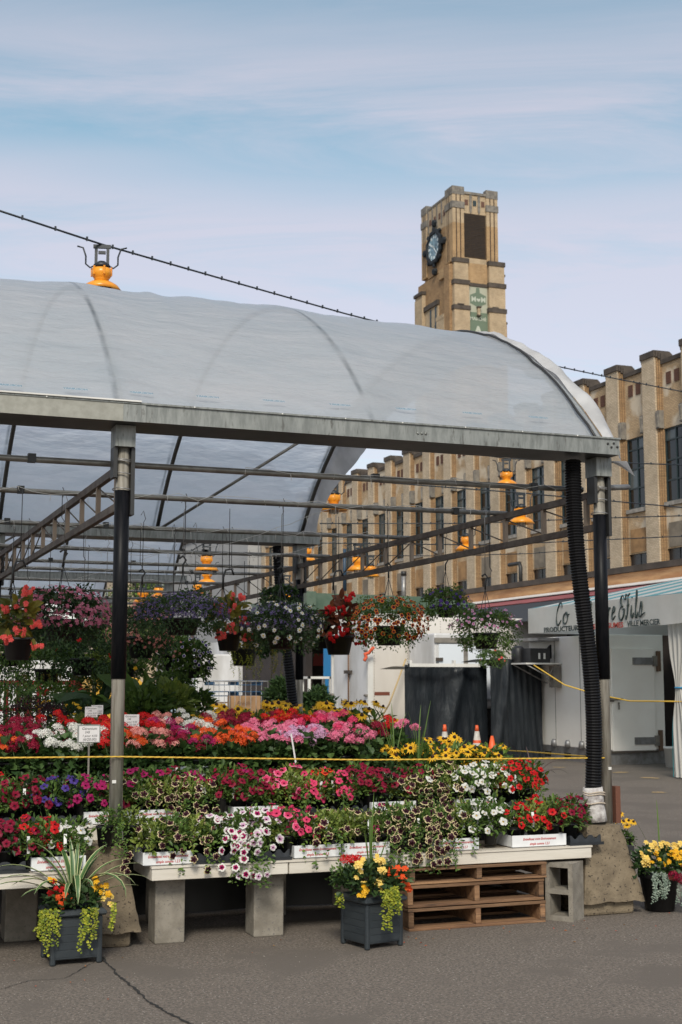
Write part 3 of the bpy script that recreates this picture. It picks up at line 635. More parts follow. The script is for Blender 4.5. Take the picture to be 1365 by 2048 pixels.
# ------------------------------------------------------------------ green roofed stall
grn = M('green_metal', (.055, .10, .065), .5, var=(1.2, 5), c2=(.10, .14, .10), bump=(6, .4, .03))
YK = 36.; a = at(632, 1184, Y=YK); bq = at(853, 1190, Y=YK)
st = thing('green_roofed_stall', 'market stall with weathered green metal roof edge behind the trailer', 'market stall', (a.x, YK, 0)); wk = bq.x-a.x
G().prism([(-.1, 3.55), (wk+1.6, 3.55), (wk+1.6, 3.9), (wk+.5, 4.06), (-.1, 4.1)], 0, 6).obj('roof_edge', [grn], st)
G().box(-.3, -.3, 3.45, wk+2.5, 6, 3.54).obj('soffit', [canv], st)
G().box(-.3, 6, 0, wk+2, 6.2, 3.45).box(-.3, 0, 0, -.1, 6, 3.45).obj('wall', [wall_d], st)
G().box(-.4, -.35, 3.6, -.11, .2, 4.12).obj('roof_corner', [grn], st)
tag(G().box(0, 0, 0, .5, .04, 2.5).obj('blue_panel', [M('blue_plastic', (.02, .16, .36), .5)], None, at(648, 1361, Y=35.2)-Vector((0, 0, 1.62))), 'bright blue upright panel behind the white shelf frame', 'panel')
tag(G().box(0, 0, 2.1, .45, .03, 2.5).obj('red_notice', [M('red_sign', (.35, .04, .03), .6)], None, at(627, 1361, Y=41.8)-Vector((0, 0, 1.62))), 'small red notice on the dark stall wall', 'notice')
t = thing('shelf_frame', 'white empty metal shelf frame beside the trailer doors', 'shelf', at(617, 1460, Y=31.5)*1); t.location.z = 0
for x in (0, .56):
    for y in (0, .5): G().box(x, y, 0, x+.06, y+.06, 1.72).obj('post', [wht], t)
for z in (.9, 1.66): G().box(0, 0, z, .62, .56, z+.06).obj('shelf_board', [wht] , t)
# ------------------------------------------------------------------ things on the tarmac behind
conc = M('concrete', (.20, .158, .105), .95, var=(9, 7), c2=(.135, .105, .07), bump=(38, .9, .010), speck=(48, (.055, .042, .03), .62), stain=(4, (.085, .065, .04), .42))
conl = M('block_concrete', (.27, .245, .205), .95, var=(9, 6), c2=(.18, .16, .13), bump=(140, .7, .004), speck=(60, (.17, .155, .135), .62), stain=(6, (.19, .155, .11), .34))
def lblock(x, y, w, lab):
    p = at(x, 1361, Y=y); t = thing('concrete_block', lab, 'concrete block', (p.x, y, 0))
    bevel(G().box(0, 0, 0, w, .7, .95).obj('block_body', [conl], t), .03)
    G().tube([(w*.5, .3, .95), (w*.5, .3, 1.2)], .03, 6).obj('lifting_bar', [alum], t)
lblock(543, 26, .45, 'grey concrete block with upright bar, beside the dark bush'); lblock(590, 26, .4, 'grey concrete block with upright bar, beside the white shelf frame')
pw = M('pallet_wood', (.25, .14, .07), .8, var=(3, 5), c2=(.12, .06, .03), stretch=(.5, 5, 5), stain=(5, (.06, .035, .022), .44), bump=(18, .7, .008), objr=.7)
blp = M('blue_pallet', (.015, .09, .20), .7, var=(4, 4))
def pallet(name, lab, x, y, z, W=1.0, Dp=1.2, m=None, rz=0., grp=None):
    m = m or pw; t = thing(name, lab, 'pallet', (x, y, z), rz, grp); zt = .142
    for i in range(3): bevel(G().box(0, i*(Dp-.14)/2, 0, W, i*(Dp-.14)/2+.14, .018).obj('bottom_board', [m], t), .003)
    for i in range(3): bevel(G().box(i*(W-.038)/2, .002, .019, i*(W-.038)/2+.038, Dp-.002, .12).obj('stringer', [m], t), .003)
    for i in range(7): bevel(G().box(-.004, i*(Dp-.1)/6, .121, W+.004, i*(Dp-.1)/6+.1, .121+.02+rnd.uniform(0, .002)).obj('deck_board', [m], t), .003)
    return t
for i in range(5):
    p = at(450, 1361, Y=37.); pallet('shipping_pallet', f'{["lowest","second lowest","middle","second highest","topmost"][i]} pallet of the stack behind the cardboard box', p.x, 38.2, i*.32+.2, 1.5, 1.0, blp if i in (1, 3, 4) else pw, 0, 'pallets stacked behind the cardboard box')
card = M('cardboard', (.36, .21, .10), .8, var=(2, 4)); p = at(462, 1440, Y=35.5)
t = thing('cardboard_box', 'brown cardboard produce box with printed melon, near the pallet stack', 'box', (p.x, 35.5, .45), R(-8))
bevel(G().box(0, 0, 0, .82, .7, .75).obj('carton', [card], t), .01); G().box(-.1, -.05, -.45, .95, .9, -.002).obj('support', [pw], t)
G().lathe([(.15, 0), (.14, .004)], 14, T=Matrix.Translation((.5, -.001, .2)) @ Matrix.Rotation(R(90), 4, 'X')).obj('printed_melon', [M('print_green', (.03, .10, .08), .8)], t)
text('lettering', 'Fresh', .16, M('print_brown', (.12, .06, .04), .8), t, (.33, -.004, .55), (R(90), 0, R(0)), shear=.3)
# white shelter, barrier fence and van behind
p = at(455, 1361, Y=46.); t = thing('white_shelter', 'white translucent shelter behind the pallet stack', 'shelter', (p.x, 46, 0))
G().box(0, 0, 0, 1.9, 3, 3.0).obj('sheeting', [trw], t)
for i in range(4): G().box(i*.62, -.03, 0, i*.62+.04, -.002, 3).obj('frame_post', [alum], t)
p = at(384, 1361, Y=33.); t = thing('barrier_fence', 'galvanised crowd barrier in front of the white van', 'barrier', (p.x, 33, 0))
G().tube([(0, 0, .2), (0, 0, 1.6), (2.0, 0, 1.6), (2.0, 0, .2)], .02, 6).obj('rail', [alum], t)
for i in range(13): G().tube([(.15+i*.14, 0, .25), (.15+i*.14, 0, 1.58)], .008, 5).obj('bar', [alum], t)
def van(lab, px, y, w, h, m=None, flip=False):
    p = at(px, 1361, Y=y); t = thing('parked_van', lab, 'van', (p.x, y, 0)); m = m or trw
    o = G().prism([(0, .35), (w, .35), (w, 1.0), (w-.25, 1.15), (w-.75, h*.97), (w-1.0, h), (0.05, h), (0, h*.9)], 0, 1.9).obj('body', [m], t); bevel(o, .05, 2)
    G().prism([(w-1.1, 1.2), (w-.45, 1.2), (w-.8, h*.9), (w-1.1, h*.9)], -.01, -.002).obj('side_window', [pane_m], t)
    G().box(w-1.7, -.01, .45, w-1.69, -.002, h*.9).obj('door_seam', [dk], t)
    for x in (.7, w-.75): G().lathe([(.1, -.1), (.34, -.1), (.36, 0), (.34, .1), (.1, .1)], 18, T=Matrix.Translation((x, .12, .36)) @ Matrix.Rotation(R(90), 4, 'X')).obj('wheel', [dk], t)
    return t
van('white van behind the galvanised barrier', 392, 44., 3.2, 2.5)
van('white van beyond the red bench frame', -30, 40., 3.6, 2.2)
van('low pale blue van beyond the red bench frame', 165, 43., 3.5, 1.5, M('pale_blue', (.36, .46, .55), .4))
van('yellow loader-coloured van past the steel post', 186, 36., 2.0, 1.72, M('loader_yellow', (.62, .34, .03), .5))
redm = M('red_frame_paint', (.42, .025, .02), .5, var=(6, 4))
p = at(-20, 1361, Y=19.); t = thing('red_bench_frame', 'red painted steel display frame behind the dark foliage', 'display frame', (p.x, 19, 0))
wr = at(165, 1361, Y=19.).x-p.x
G().box(0, 0, 1.56, wr, .06, 1.62).box(0, .9, 1.56, wr, .96, 1.62).box(0, 0, 1.2, wr, .05, 1.25).obj('rail', [redm], t)
for x in (wr-.06, wr-.62, wr-.78, .2):
    for y in (.0, .9): G().box(x, y+.002, 0, x+.06, y+.058, 1.56).obj('leg', [redm], t)
# distant low houses
for px, w, hh, y, m, lab in ((-120, 18, 6.5, 150, (.42, .36, .30), 'far beige house beyond the market at the picture edge'), (150, 14, 5.0, 165, (.40, .40, .42), 'far pale grey house between distant trees'), (300, 14, 7.5, 170, (.30, .20, .15), 'far brown brick house next to the rendered block')):
    p = at(px, 1361, Y=y); t = thing('distant_house', lab, 'house', (p.x, y, 0)); mm = M('house_'+str(px), m, .9)
    G().box(0, 0, 0, w, 10, hh).obj('wall', [mm], t); G().prism([(-.4, hh), (w+.4, hh), (w*.75, hh+1.8), (w*.25, hh+1.8)], -.4, 10.4).obj('roof', [stone_d], t)
    for i in range(int(w//3.2)): G().box(1+i*3.2, -.03, hh-2.6, 2.4+i*3.2, -.002, hh-1.1).obj('window', [pane_m], t)
# ------------------------------------------------------------------ canopy
galv = M('galvanised', (.28, .29, .275), .5, metal=.35, var=(9, 7), c2=(.18, .19, .18), stretch=(3., 3, .6), stain=(11, (.12, .12, .11), .44))
galv2 = M('galvanised_sheet', (.33, .325, .285), .5, metal=.25, var=(14, 6), c2=(.26, .255, .22), stain=(3, (.22, .20, .16), .25))
pipe_m = M('pipe_metal', (.26, .25, .225), .45, metal=.55, var=(9, 5), c2=(.17, .155, .135)); rustpipe = M('brown_steel', (.13, .105, .085), .6, metal=.3, var=(8, 6), c2=(.07, .05, .04))
post_m = M('post_metal', (.40, .375, .325), .42, metal=.35, var=(9, 6), c2=(.24, .22, .185), stretch=(6, 6, .5)); slv = M('black_sleeve', (.004, .005, .007), .42, spec=.12, var=(14, 6), c2=(.010, .010, .012), stretch=(5, 5, .6))
dark = M('dark_steel', (.035, .035, .035), .5, metal=.3)
film = bpy.data.materials.new('plastic_film'); film.use_nodes = True; nt = film.node_tree; nt.nodes.clear(); L = nt.links.new
def fn(t, **k):
    n = nt.nodes.new(t)
    for a, b in k.items(): setattr(n, a, b)
    return n
fo = fn('ShaderNodeOutputMaterial'); df = fn('ShaderNodeBsdfDiffuse'); tl = fn('ShaderNodeBsdfTranslucent'); tp = fn('ShaderNodeBsdfTransparent'); gl = fn('ShaderNodeBsdfGlossy')
nz = fn('ShaderNodeTexNoise'); ftc = fn('ShaderNodeTexCoord'); fmp = fn('ShaderNodeMapping'); fmp.inputs['Scale'].default_value = (.9, 2.2, 2.2); L(ftc.outputs['Object'], fmp.inputs[0]); L(fmp.outputs[0], nz.inputs[0]); nz.inputs['Scale'].default_value = 1.1; nz.inputs['Detail'].default_value = 9; nz.inputs['Roughness'].default_value = .66
cr1 = fn('ShaderNodeMix', data_type='RGBA'); L(nz.outputs[0], cr1.inputs[0]); cr1.inputs[6].default_value = (.53, .64, .72, 1); cr1.inputs[7].default_value = (.88, .89, .92, 1)
spx = fn('ShaderNodeSeparateXYZ'); L(ftc.outputs['Object'], spx.inputs[0])
def fm(op, a, b=None):
    n = fn('ShaderNodeMath', operation=op)
    for i, v in enumerate((a, b)):
        if v is None: continue
        if isinstance(v, (int, float)): n.inputs[i].default_value = v
        else: L(v, n.inputs[i])
    return n.outputs[0]
# rib shade showing through the film, painted into its colour along each rib (every 1.81 m)
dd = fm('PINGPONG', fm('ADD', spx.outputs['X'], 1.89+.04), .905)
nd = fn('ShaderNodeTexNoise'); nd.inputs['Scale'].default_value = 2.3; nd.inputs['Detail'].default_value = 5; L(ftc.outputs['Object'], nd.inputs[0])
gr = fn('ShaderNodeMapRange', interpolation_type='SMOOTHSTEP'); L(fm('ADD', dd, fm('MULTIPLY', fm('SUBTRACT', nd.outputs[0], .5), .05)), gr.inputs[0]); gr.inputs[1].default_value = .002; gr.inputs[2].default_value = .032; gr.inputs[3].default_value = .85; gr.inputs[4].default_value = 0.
rib_shade_gaps = fn('ShaderNodeMapRange'); L(nd.outputs[0], rib_shade_gaps.inputs[0]); rib_shade_gaps.inputs[1].default_value = .38; rib_shade_gaps.inputs[2].default_value = .6
cr2 = fn('ShaderNodeMix', data_type='RGBA'); L(fm('MULTIPLY', gr.outputs[0], rib_shade_gaps.outputs[0]), cr2.inputs[0]); L(cr1.outputs[2], cr2.inputs[6]); cr2.inputs[7].default_value = (.17, .21, .24, 1)
L(cr2.outputs[2], df.inputs[0]); cr3 = fn('ShaderNodeMix', data_type='RGBA', blend_type='MULTIPLY'); cr3.inputs[0].default_value = 1; cr3.inputs[6].default_value = (1, 1, 1, 1); L(cr2.outputs[2], cr3.inputs[7]); L(cr3.outputs[2], tl.inputs[0]); tp.inputs[0].default_value = (.93, .95, .97, 1)
gl.inputs['Roughness'].default_value = .28; gl.inputs[0].default_value = (.9, .9, .9, 1)
bpn = fn('ShaderNodeBump'); bpn.inputs['Strength'].default_value = .6; bpn.inputs['Distance'].default_value = .08; nz2 = fn('ShaderNodeTexNoise'); nz2.inputs['Scale'].default_value = 3.; nz2.inputs['Detail'].default_value = 6; L(fmp.outputs[0], nz2.inputs[0]); L(nz2.outputs[0], bpn.inputs['Height'])
for q in (df, gl, tl): L(bpn.outputs[0], q.inputs['Normal'])
x1 = fn('ShaderNodeMixShader'); x1.inputs[0].default_value = .66; L(df.outputs[0], x1.inputs[1]); L(tl.outputs[0], x1.inputs[2])
x2 = fn('ShaderNodeMixShader'); fz = fn('ShaderNodeLayerWeight'); fz.inputs[0].default_value = .5; fp = fn('ShaderNodeMath', operation='POWER'); L(fz.outputs['Facing'], fp.inputs[0]); fp.inputs[1].default_value = 4.; fq = fn('ShaderNodeMath', operation='MULTIPLY_ADD'); L(fp.outputs[0], fq.inputs[0]); fq.inputs[1].default_value = .55; fq.inputs[2].default_value = .04; L(fq.outputs[0], x2.inputs[0]); L(x1.outputs[0], x2.inputs[1]); L(gl.outputs[0], x2.inputs[2])
x3 = fn('ShaderNodeMixShader'); x3.inputs[0].default_value = .085; L(x2.outputs[0], x3.inputs[1]); L(tp.outputs[0], x3.inputs[2]); L(x3.outputs[0], fo.inputs[0])

XR, XP, YA, DY = 5.36, [-1.85, 1.73, 5.30], 8.55, 6.9
ZB0, ZB1 = 3.262, 3.375
canopy = thing('market_canopy', 'steel framed market canopy roofed with arched translucent plastic film', 'canopy', (0, YA, 0))
BA = 1.53; RA = (3.45**2+BA**2)/(2*BA)
def arc(t, yc=0.):       # t 0..1 front to back of one vault
    u = -3.45+6.9*t; return (u, ZB1+.015-(RA-BA)+math.sqrt(RA*RA-u*u))
def beam(y, xr, main):
    g = G(); w = .20
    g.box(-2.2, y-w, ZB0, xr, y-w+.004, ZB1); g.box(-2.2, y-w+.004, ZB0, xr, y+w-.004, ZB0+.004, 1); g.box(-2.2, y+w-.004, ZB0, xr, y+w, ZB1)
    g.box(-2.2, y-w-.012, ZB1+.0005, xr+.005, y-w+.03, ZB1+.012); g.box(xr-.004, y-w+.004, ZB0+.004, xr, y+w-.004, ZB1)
    o = g.obj('gutter_beam', [galv, M('beam_underside_shade', (.06, .06, .056), .4, metal=.4, var=(5, 5), c2=(.035, .035, .033))], canopy); return o  # galvanised underside darkened in its colour, in place of shade and dark reflection
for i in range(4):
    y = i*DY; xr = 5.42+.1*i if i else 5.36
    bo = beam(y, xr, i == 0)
    if i == 0:
        G().box(-2.2, y-.206, ZB0-.002, 1.69, y-.2025, ZB1+.002).obj('cover_strip', [galv2], bo)
        G().box(-2.2, y-.222, ZB1+.0125, 1.80, y-.15, ZB1+.022).obj('white_trim', [wht], bo)
        G().box(1.685, y-.2105, ZB0-.003, 1.83, y-.2065, ZB1-.005).obj('splice_plate', [galv], bo)
        for x, z in ((1.72, 3.33), (1.755, 3.33), (1.79, 3.33), (1.70, 3.28), (3.74, 3.318), (3.77, 3.318), (3.80, 3.318), (5.26, 3.34), (5.31, 3.345), (5.34, 3.32), (5.29, 3.315)):
            G().lathe([(.009, 0), (.009, .006), (.004, .008)], 6, T=Matrix.Translation((x, y-.2005, z)) @ Matrix.Rotation(R(90), 4, 'X')).obj('bolt', [dark if x < 2 or x > 5 else galv], bo)
        for x in (1.2, 2.15, 2.75, 3.2, 3.62, 4.1, 4.55, 5.0): G().lathe([(.006, 0), (.005, .005)], 6, T=Matrix.Translation((x, y-.2125, ZB1+.006)) @ Matrix.Rotation(R(90), 4, 'X')).obj('rivet', [wht], bo)
def post(x, y, zb, main=True):
    g = G().tube([(x, y, zb), (x, y, 3.16)], .043, 18); o = g.obj('post', [post_m], canopy)
    G().tube([(x, y, 1.63), (x, y, 2.84)], .049, 18).obj('sleeve', [slv], o)
    G().box(x-.065, y-.08, 3.12, x+.065, y+.08, ZB0-.003).obj('head_bracket', [galv], o)
    if main:
        G().box(x-.07, y-.055, 2.92, x-.045, y+.055, 3.118).box(x+.045, y-.055, 2.68, x+.07, y+.055, 3.118).obj('side_plate', [dark], o)
        for z in (3.03, 3.04, 2.95, 2.85): G().tube([(x+.062*math.cos(a), y+.062*math.sin(a), z+.004*math.sin(a*2)) for a in [k*.4 for k in range(17)]], .004, 5, cap=False).obj('wire_tie', [alum], o)
    return o
for i in range(4):
    for j, x in enumerate(XP):
        if i == 0 and j == 0: pass
        zb = .6 if i == 0 else .0
        post(x+(.03*i if j == 2 else 0), i*DY, zb, i < 2)
for j, x in ((1, 1.725), (2, 5.325)): # dent label on sleeve posts
    G().box(x-.03, -.047, .98, x-.005, -.0435, 1.0).obj('sticker', [wht], canopy)
ANG = G().box(5.36, -.03, .60, 5.40, .03, .86); ANG.obj('rusty_angle', [M('rust_red', (.13, .05, .03), .85)], canopy)
def truss(x, y0, y1):
    zt, zb = 3.0, 2.75; t = link('truss', G().box(x-.02, y0, zt-.025, x+.02, y1, zt+.025).mesh('truss', [rustpipe]), canopy)
    G().box(x-.02, y0, zb-.025, x+.02, y1, zb+.025).obj('bottom_chord', [rustpipe], t)
    n = 10; gm = G().box(-.015, -.02, zb+.026, .015, .02, zt-.026).mesh('upright', [M('upright_steel', (.26, .20, .15), .6, metal=.2)])
    for k in range(n+1):
        y = y0+.12+(y1-y0-.24)*k/n; link('upright', gm, t, (x, y, 0))
        if k < n:
            yn = y+(y1-y0-.24)/n; a, b = (zt-.03, zb+.03) if k >= n/2 else (zb+.03, zt-.03)
            G().tube([(x, y, a), (x, yn, b)], .006, 5).obj('web_rod', [rustpipe], t)
for i in range(3):
    for j, x in enumerate(XP[1:]):
        truss(x+(.03*i if j else 0)+(.0), i*DY+.06, (i+1)*DY-.06)
pipe_rows = [(0.15, 3.045), (1.65, 3.045), (3.75, 3.045), (5.95, 3.045), (7.6, 3.045), (8.7, 3.045), (10.6, 3.045), (12.7, 3.045), (14.6, 3.045), (16.2, 3.045), (18.2, 3.045), (20., 3.045)]
pipes = []
for k, (y, z) in enumerate(pipe_rows):
    xe = 5.62 if k == 2 else 5.25 if k == 0 else 5.35+rnd.uniform(0, .35)
    P = [(-2.3, y, z), (1.2, y+.01, z-.006), (3.4, y-.01, z-.012), (xe, y, z)]
    o = G().tube(P, .021, 10).obj('cross_pipe', [pipe_m], canopy); pipes.append((y+YA, z))
    for j in range(3):
        x = rnd.uniform(.8, 5.2); G().box(x, y-.026, z-.028, x+.05, y+.026, z+.028).obj('clamp', [dark], o)
G().tube([(5.25, -.05, 3.03), (5.78, .35, 3.12)], .022, 10).obj('stub_pipe', [pipe_m], canopy)
G().tube([(3.52, 6.75, 3.36), (4.9, 5.3, 4.33)], .018, 8).obj('brace_pipe', [pipe_m], canopy)
G().tube([(1.75, 13.65, 3.36), (3.4, 12.0, 4.3)], .018, 8).obj('brace_pipe', [pipe_m], canopy)
G().tube([(-.2, 6.75, 3.36), (1.5, 5.3, 4.33)], .018, 8).obj('brace_pipe', [pipe_m], canopy)
# ribs and film
def swell(x, v): return .11*math.sin(v*math.pi)**.8*(1-min(1, max(0, (x-3.7)/1.6))**1.6)
for i in range(3):
    for x in (-1.9, -.08, 1.73, 3.54, 5.33+.1*i):
        P = []
        for k in range(25):
            u, z = arc(k/24); P.append((x, i*DY+3.45+u*.995, z-.030+swell(x, k/24)))
        G().tube(P, .024, 8).obj('arch_rib', [M('rib_steel', (.10, .095, .085), .5, metal=.4)], canopy)
    xr = XR+.1*i
    def sheet(u, v, i=i, xr=xr):
        x = -2.3+(xr+2.3)*u; a, z = arc(v)
        env = math.sin(v*math.pi)
        sag = 0
        for xx in (-1.9, -.08, 1.73, 3.54, 5.33): sag += math.exp(-((x-xx)/.22)**2)
        nzv = mnoise.noise(Vector((x*7+v*2.5, v*1.6, 9+i)))*.022+mnoise.noise(Vector((x*.9, v*3+i*7, 2.)))*.05+mnoise.noise(Vector((x*3.4+v*2, v*2.2, 5+i)))*.018
        fold = .025*math.exp(-((x-2.35-.55*(v-.3))/.07)**2)*max(0, math.sin(v*math.pi*1.3))
        r = -.020+.024*min(1, sag)+nzv*env*.7+fold*env
        n = Vector((0, a, z-(ZB1-(RA-BA)))).normalized()
        zz = z+n.z*r+swell(x, v)
        return (x, i*DY+3.45+a+n.y*r, zz if v > .0 and v < 1 else z)
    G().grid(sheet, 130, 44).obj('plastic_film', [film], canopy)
    if i == 0:
        def flap(u, v):
            a, z = arc(v); n = Vector((0, a, z-(ZB1-(RA-BA)))).normalized()
            w = .16+.10*math.sin(v*19)*math.sin(v*7+1)+.16*math.sin(v*math.pi)
            rr = .045*math.sin(u*math.pi)+.03+mnoise.noise(Vector((u*3, v*26, 1.)))*.035+mnoise.noise(Vector((u*6, v*60, 4.)))*.012
            drop = -.30*u*u
            x = XR-.02+w*u
            return (x, 3.45+a+n.y*(rr)+.0, z+n.z*rr+drop*max(.25, n.z)*1.0)
        flm = M('loose_film', (.66, .66, .66), .5, var=(3, 6), c2=(.50, .50, .50), transl=.35)
        G().grid(flap, 12, 140).obj('loose_film_edge', [flm], canopy)
        P = []
        for k in range(60):
            a, z = arc(k/59); n = Vector((0, a, z-(ZB1-(RA-BA)))).normalized(); rr = .03+rnd.uniform(-.008, .008)
            P.append((XR-.05+rnd.uniform(-.012, .012)-.10*max(0, (.22-k/59))*2, 3.45+a+n.y*rr, z+n.z*rr))
        G().tube(P, .011, 5).obj('edge_rope', [dark], canopy)
        for k in range(2):
            G().add([(5.42, -.1-k*.1, 3.22), (5.52+k*.03, -.1, 3.16-k*.03), (5.47, -.05, 3.20), (5.40, -.0, 3.25)], [(0, 1, 2, 3)]).obj('film_scrap', [flm], canopy)
    # maker's print on the inside of the film, faint blue and mirrored
    if i == 0:
        blueink = M('blue_print', (.05, .20, .30), .6)
        for px in range(18, 1100, 132):
            v = .011+.011*px/1100; a, z = arc(v); n = Vector((0, a, z-(ZB1-(RA-BA)))).normalized(); p = at(px, 775+px*.05, Y=YA+3.45+a)
            tilt = math.atan2(n.z, -n.y)
            oo = text('film_print', 'NORUBARY', .032, blueink, canopy, (p.x, 3.45+a+n.y*.03, z+n.z*.03), (tilt, 0, 0), extr=.0, space=.9)
            oo.scale = (-1, .85, 1)

# concrete feet
def foot(x, y, lab, rz=0.):
    t = thing('concrete_barrier', lab, 'concrete barrier block', (x, y, 0), rz, 'concrete feet of the canopy posts')
    def shp(z): return 1.
    g = G(); W0, W1, D0, D1 = .245, .135, .36, .24
    n = 14; prof = []
    for k in range(n+1):
        z = .09+(.60-.09)*k/n; s = k/n
        w = W0+(W1-W0)*s; d = D0+(D1-D0)*s; prof.append((w, d, z))
    def side(u, v):
        k = v*n; i = min(int(k), n-1); f = k-i; w = prof[i][0]*(1-f)+prof[i+1][0]*f; d = prof[i][1]*(1-f)+prof[i+1][1]*f; z = prof[i][2]*(1-f)+prof[i+1][2]*f
        q = u*4; e = int(q) % 4; s = q-int(q); c = [(-w, -d), (w, -d), (w, d), (-w, d)]; a, b = c[e], c[(e+1) % 4]
        X, Y = a[0]+(b[0]-a[0])*s, a[1]+(b[1]-a[1])*s
        r = mnoise.noise(Vector((X*14+x, Y*14, z*14)))*.012+mnoise.noise(Vector((X*45, Y*45+x, z*45)))*.004
        return (X*(1+r*2), Y*(1+r*2), z+(mnoise.noise(Vector((X*12, Y*12, 9+x)))*.018 if v == 0 else r))
    g.grid(side, 64, 20); o = g.obj('foot_body', [conc], t)
    V = [side(j/64, 1) for j in range(64)]; G().add([(p[0], p[1], p[2]+.0) for p in V], [tuple(range(64))]).obj('foot_top', [conc], t)
    bevel(G().box(-W0+.01, -D0+.04, 0, W0-.06, D0-.04, .10).obj('foot_base', [conc], t), .02, 2)
    return t
foot(5.18, 8.64, 'concrete barrier block of the corner post, beside the yellow and red flower pot', 0)
foot(1.66, 8.72, 'concrete barrier block of the steel post behind the striped-leaf planter', R(-7))
foot(5.35, 8.6+DY, 'concrete barrier block of the post in the second row', 0)
# drain hose
def hose(lab, top, bot, bend, n=118, r=.062):
    P, rs = [], []
    for k in range(n*2+1):
        s = k/(n*2); p = Vector(top).lerp(Vector(bot), s); p.x += bend*math.sin(s*math.pi)*.6-.03*math.sin(s*math.pi*2); p.y += -.04*math.sin(s*math.pi); P.append(p); rs.append(r if k % 2 else r*.87)
    t = thing('drain_hose', lab, 'drain hose', bot, 0, 'corrugated drain hoses')
    P = [p-Vector(bot) for p in P]
    g = G().tube(P, rs, 16, sm=False); g.obj('corrugated_tube', [M('hose_black', (.005, .005, .006), .5, spec=.22)], t)
    return t
h1 = hose('black corrugated drain hose at the corner post, taped white at the bottom', (5.09, 8.56, 3.235), (5.17, 8.52, .78), .0)
g = G(); P = [(.0+.004*k, 0, .0-.03*k+.02) for k in range(8)]
g.tube([(0, .0, .08), (.004, 0, .02), (.01, 0, -.04), (.018, 0, -.10), (.022, 0, -.16)], [.07, .074, .07, .075, .08], 14); g.obj('white_tape', [M('white_tape', (.62, .60, .58), .55, var=(14, 5), c2=(.30, .27, .26), bump=(30, .8, .01))], h1)
for z in (.03, .045, -.03): G().tube([(.078*math.cos(a)+.01, .078*math.sin(a), z+.006*math.sin(3*a)) for a in [k*.3 for k in range(22)]], .005, 5, cap=False).obj('binding_string', [M('string', (.45, .38, .30), .9)], h1)
hose('black corrugated drain hose at the second-row post', (5.02, 8.5+DY, 3.235), (5.24, 8.5+DY, .3), .06, 90)
# wires through the canopy
icw = M('light_string', (.62, .60, .56), .5)
for k, (y, z) in enumerate(pipes[:8]):
    g = G(); x = .6 if k else 2.6
    P = []
    while x < 5.15:
        P.append((x, y-.03+rnd.uniform(-.01, .01), z-.0+rnd.uniform(-.03, .03))); x += rnd.uniform(.08, .2)
    g.tube(P, .0022, 4)
    for p in P[::2]: g.tube([p, (p[0]+rnd.uniform(-.02, .02), p[1], p[2]-rnd.uniform(.02, .09))], .002, 4)
    o = g.obj('light_string', [icw]); seq(tag(o, 'x', 'light string', 'unlit light strings along the pipes'), 'unlit white light string wound on a cross pipe', 'the front gutter, going back', k)
for a, b, lab in (((2.2, 15.3, 3.2), (3.9, 10.3, 3.06), 'unlit light string hanging loose across the first vault'), ((2.9, 15.3, 3.3), (5.0, 12.4, 3.1), 'unlit light string drooping beside the end arch'), ((1.1, 22.0, 3.2), (3.6, 15.6, 3.1), 'unlit light string drooping under the second vault')):
    g = G(); a, b = Vector(a), Vector(b); P = [a.lerp(b, s/24)-Vector((0, 0, .28*math.sin(s/24*math.pi)))+Vector((0, 0, rnd.uniform(-.01, .01))) for s in range(25)]; g.tube(P, .0022, 4)
    for p in P[::2]: g.tube([p, p+Vector((rnd.uniform(-.02, .02), 0, -rnd.uniform(.03, .08)))], .002, 4)
    tag(g.obj('light_string', [icw]), lab, 'light string')
for k in range(12): # spare hooks on wires
    pass
# yellow rope
ropem = M('yellow_rope', (.60, .38, .05), .7)
def rope(name, lab, P, r, m=ropem, cat='rope', tw=True):
    g = G(); P = [Vector(p) for p in P]; Q = []
    for a, b in zip(P, P[1:]):
        n = max(2, int((b-a).length/.02)) if tw else 2
        for i in range(n): Q.append(a.lerp(b, i/n))
    Q.append(P[-1])
    if tw:
        for ph in (0, 2.1, 4.2):
            g.tube([q+Vector((0, math.sin(i*.9+ph)*r*.5, math.cos(i*.9+ph)*r*.5)) for i, q in enumerate(Q)], r*.62, 5)
    else: g.tube(Q, r, 6)
    return tag(g.obj(name, [m]), lab, cat)
rope('yellow_rope', 'yellow twisted rope stretched across the flower display between two posts', [(-1.8, 8.50, 1.18), (1.73, 8.49, 1.145), (3.4, 8.50, 1.09), (5.27, 8.51, 1.065)], .0052)
rope('yellow_rope', 'thinner yellow rope sagging behind the rudbeckias to the corner post', [at(700, 1463, Y=20), at(860, 1492, Y=14.), at(1050, 1503, Y=10.5), at(1188, 1514, Y=8.62)], .006)
rope('yellow_rope', 'thin yellow cord from the compressor across the cold room door to the curtain', [at(1068, 1330, Y=22.2), at(1130, 1370, Y=21.8), at(1190, 1388, Y=21.4), at(1260, 1402, Y=20.5), at(1365, 1403, Y=19.)], .012, tw=False)
rope('yellow_rope', 'dull yellow hose leaning on the white trailer side', [at(812, 1318, Y=28.4), at(797, 1360, Y=28.3), at(778, 1410, Y=28.1), at(755, 1448, Y=27.8)], .02, M('hose_yellow', (.45, .33, .16), .6), 'hose', False)
orn = M('orange_strap', (.62, .10, .04), .7)
rope('orange_strap', 'orange strap knotted at the trailer corner', [at(748, 1294, Y=28.4), at(738, 1306, Y=28.5), at(730, 1308, Y=28.5), at(733, 1314, Y=28.5), at(729, 1322, Y=28.5)], .04, orn, 'strap', False)

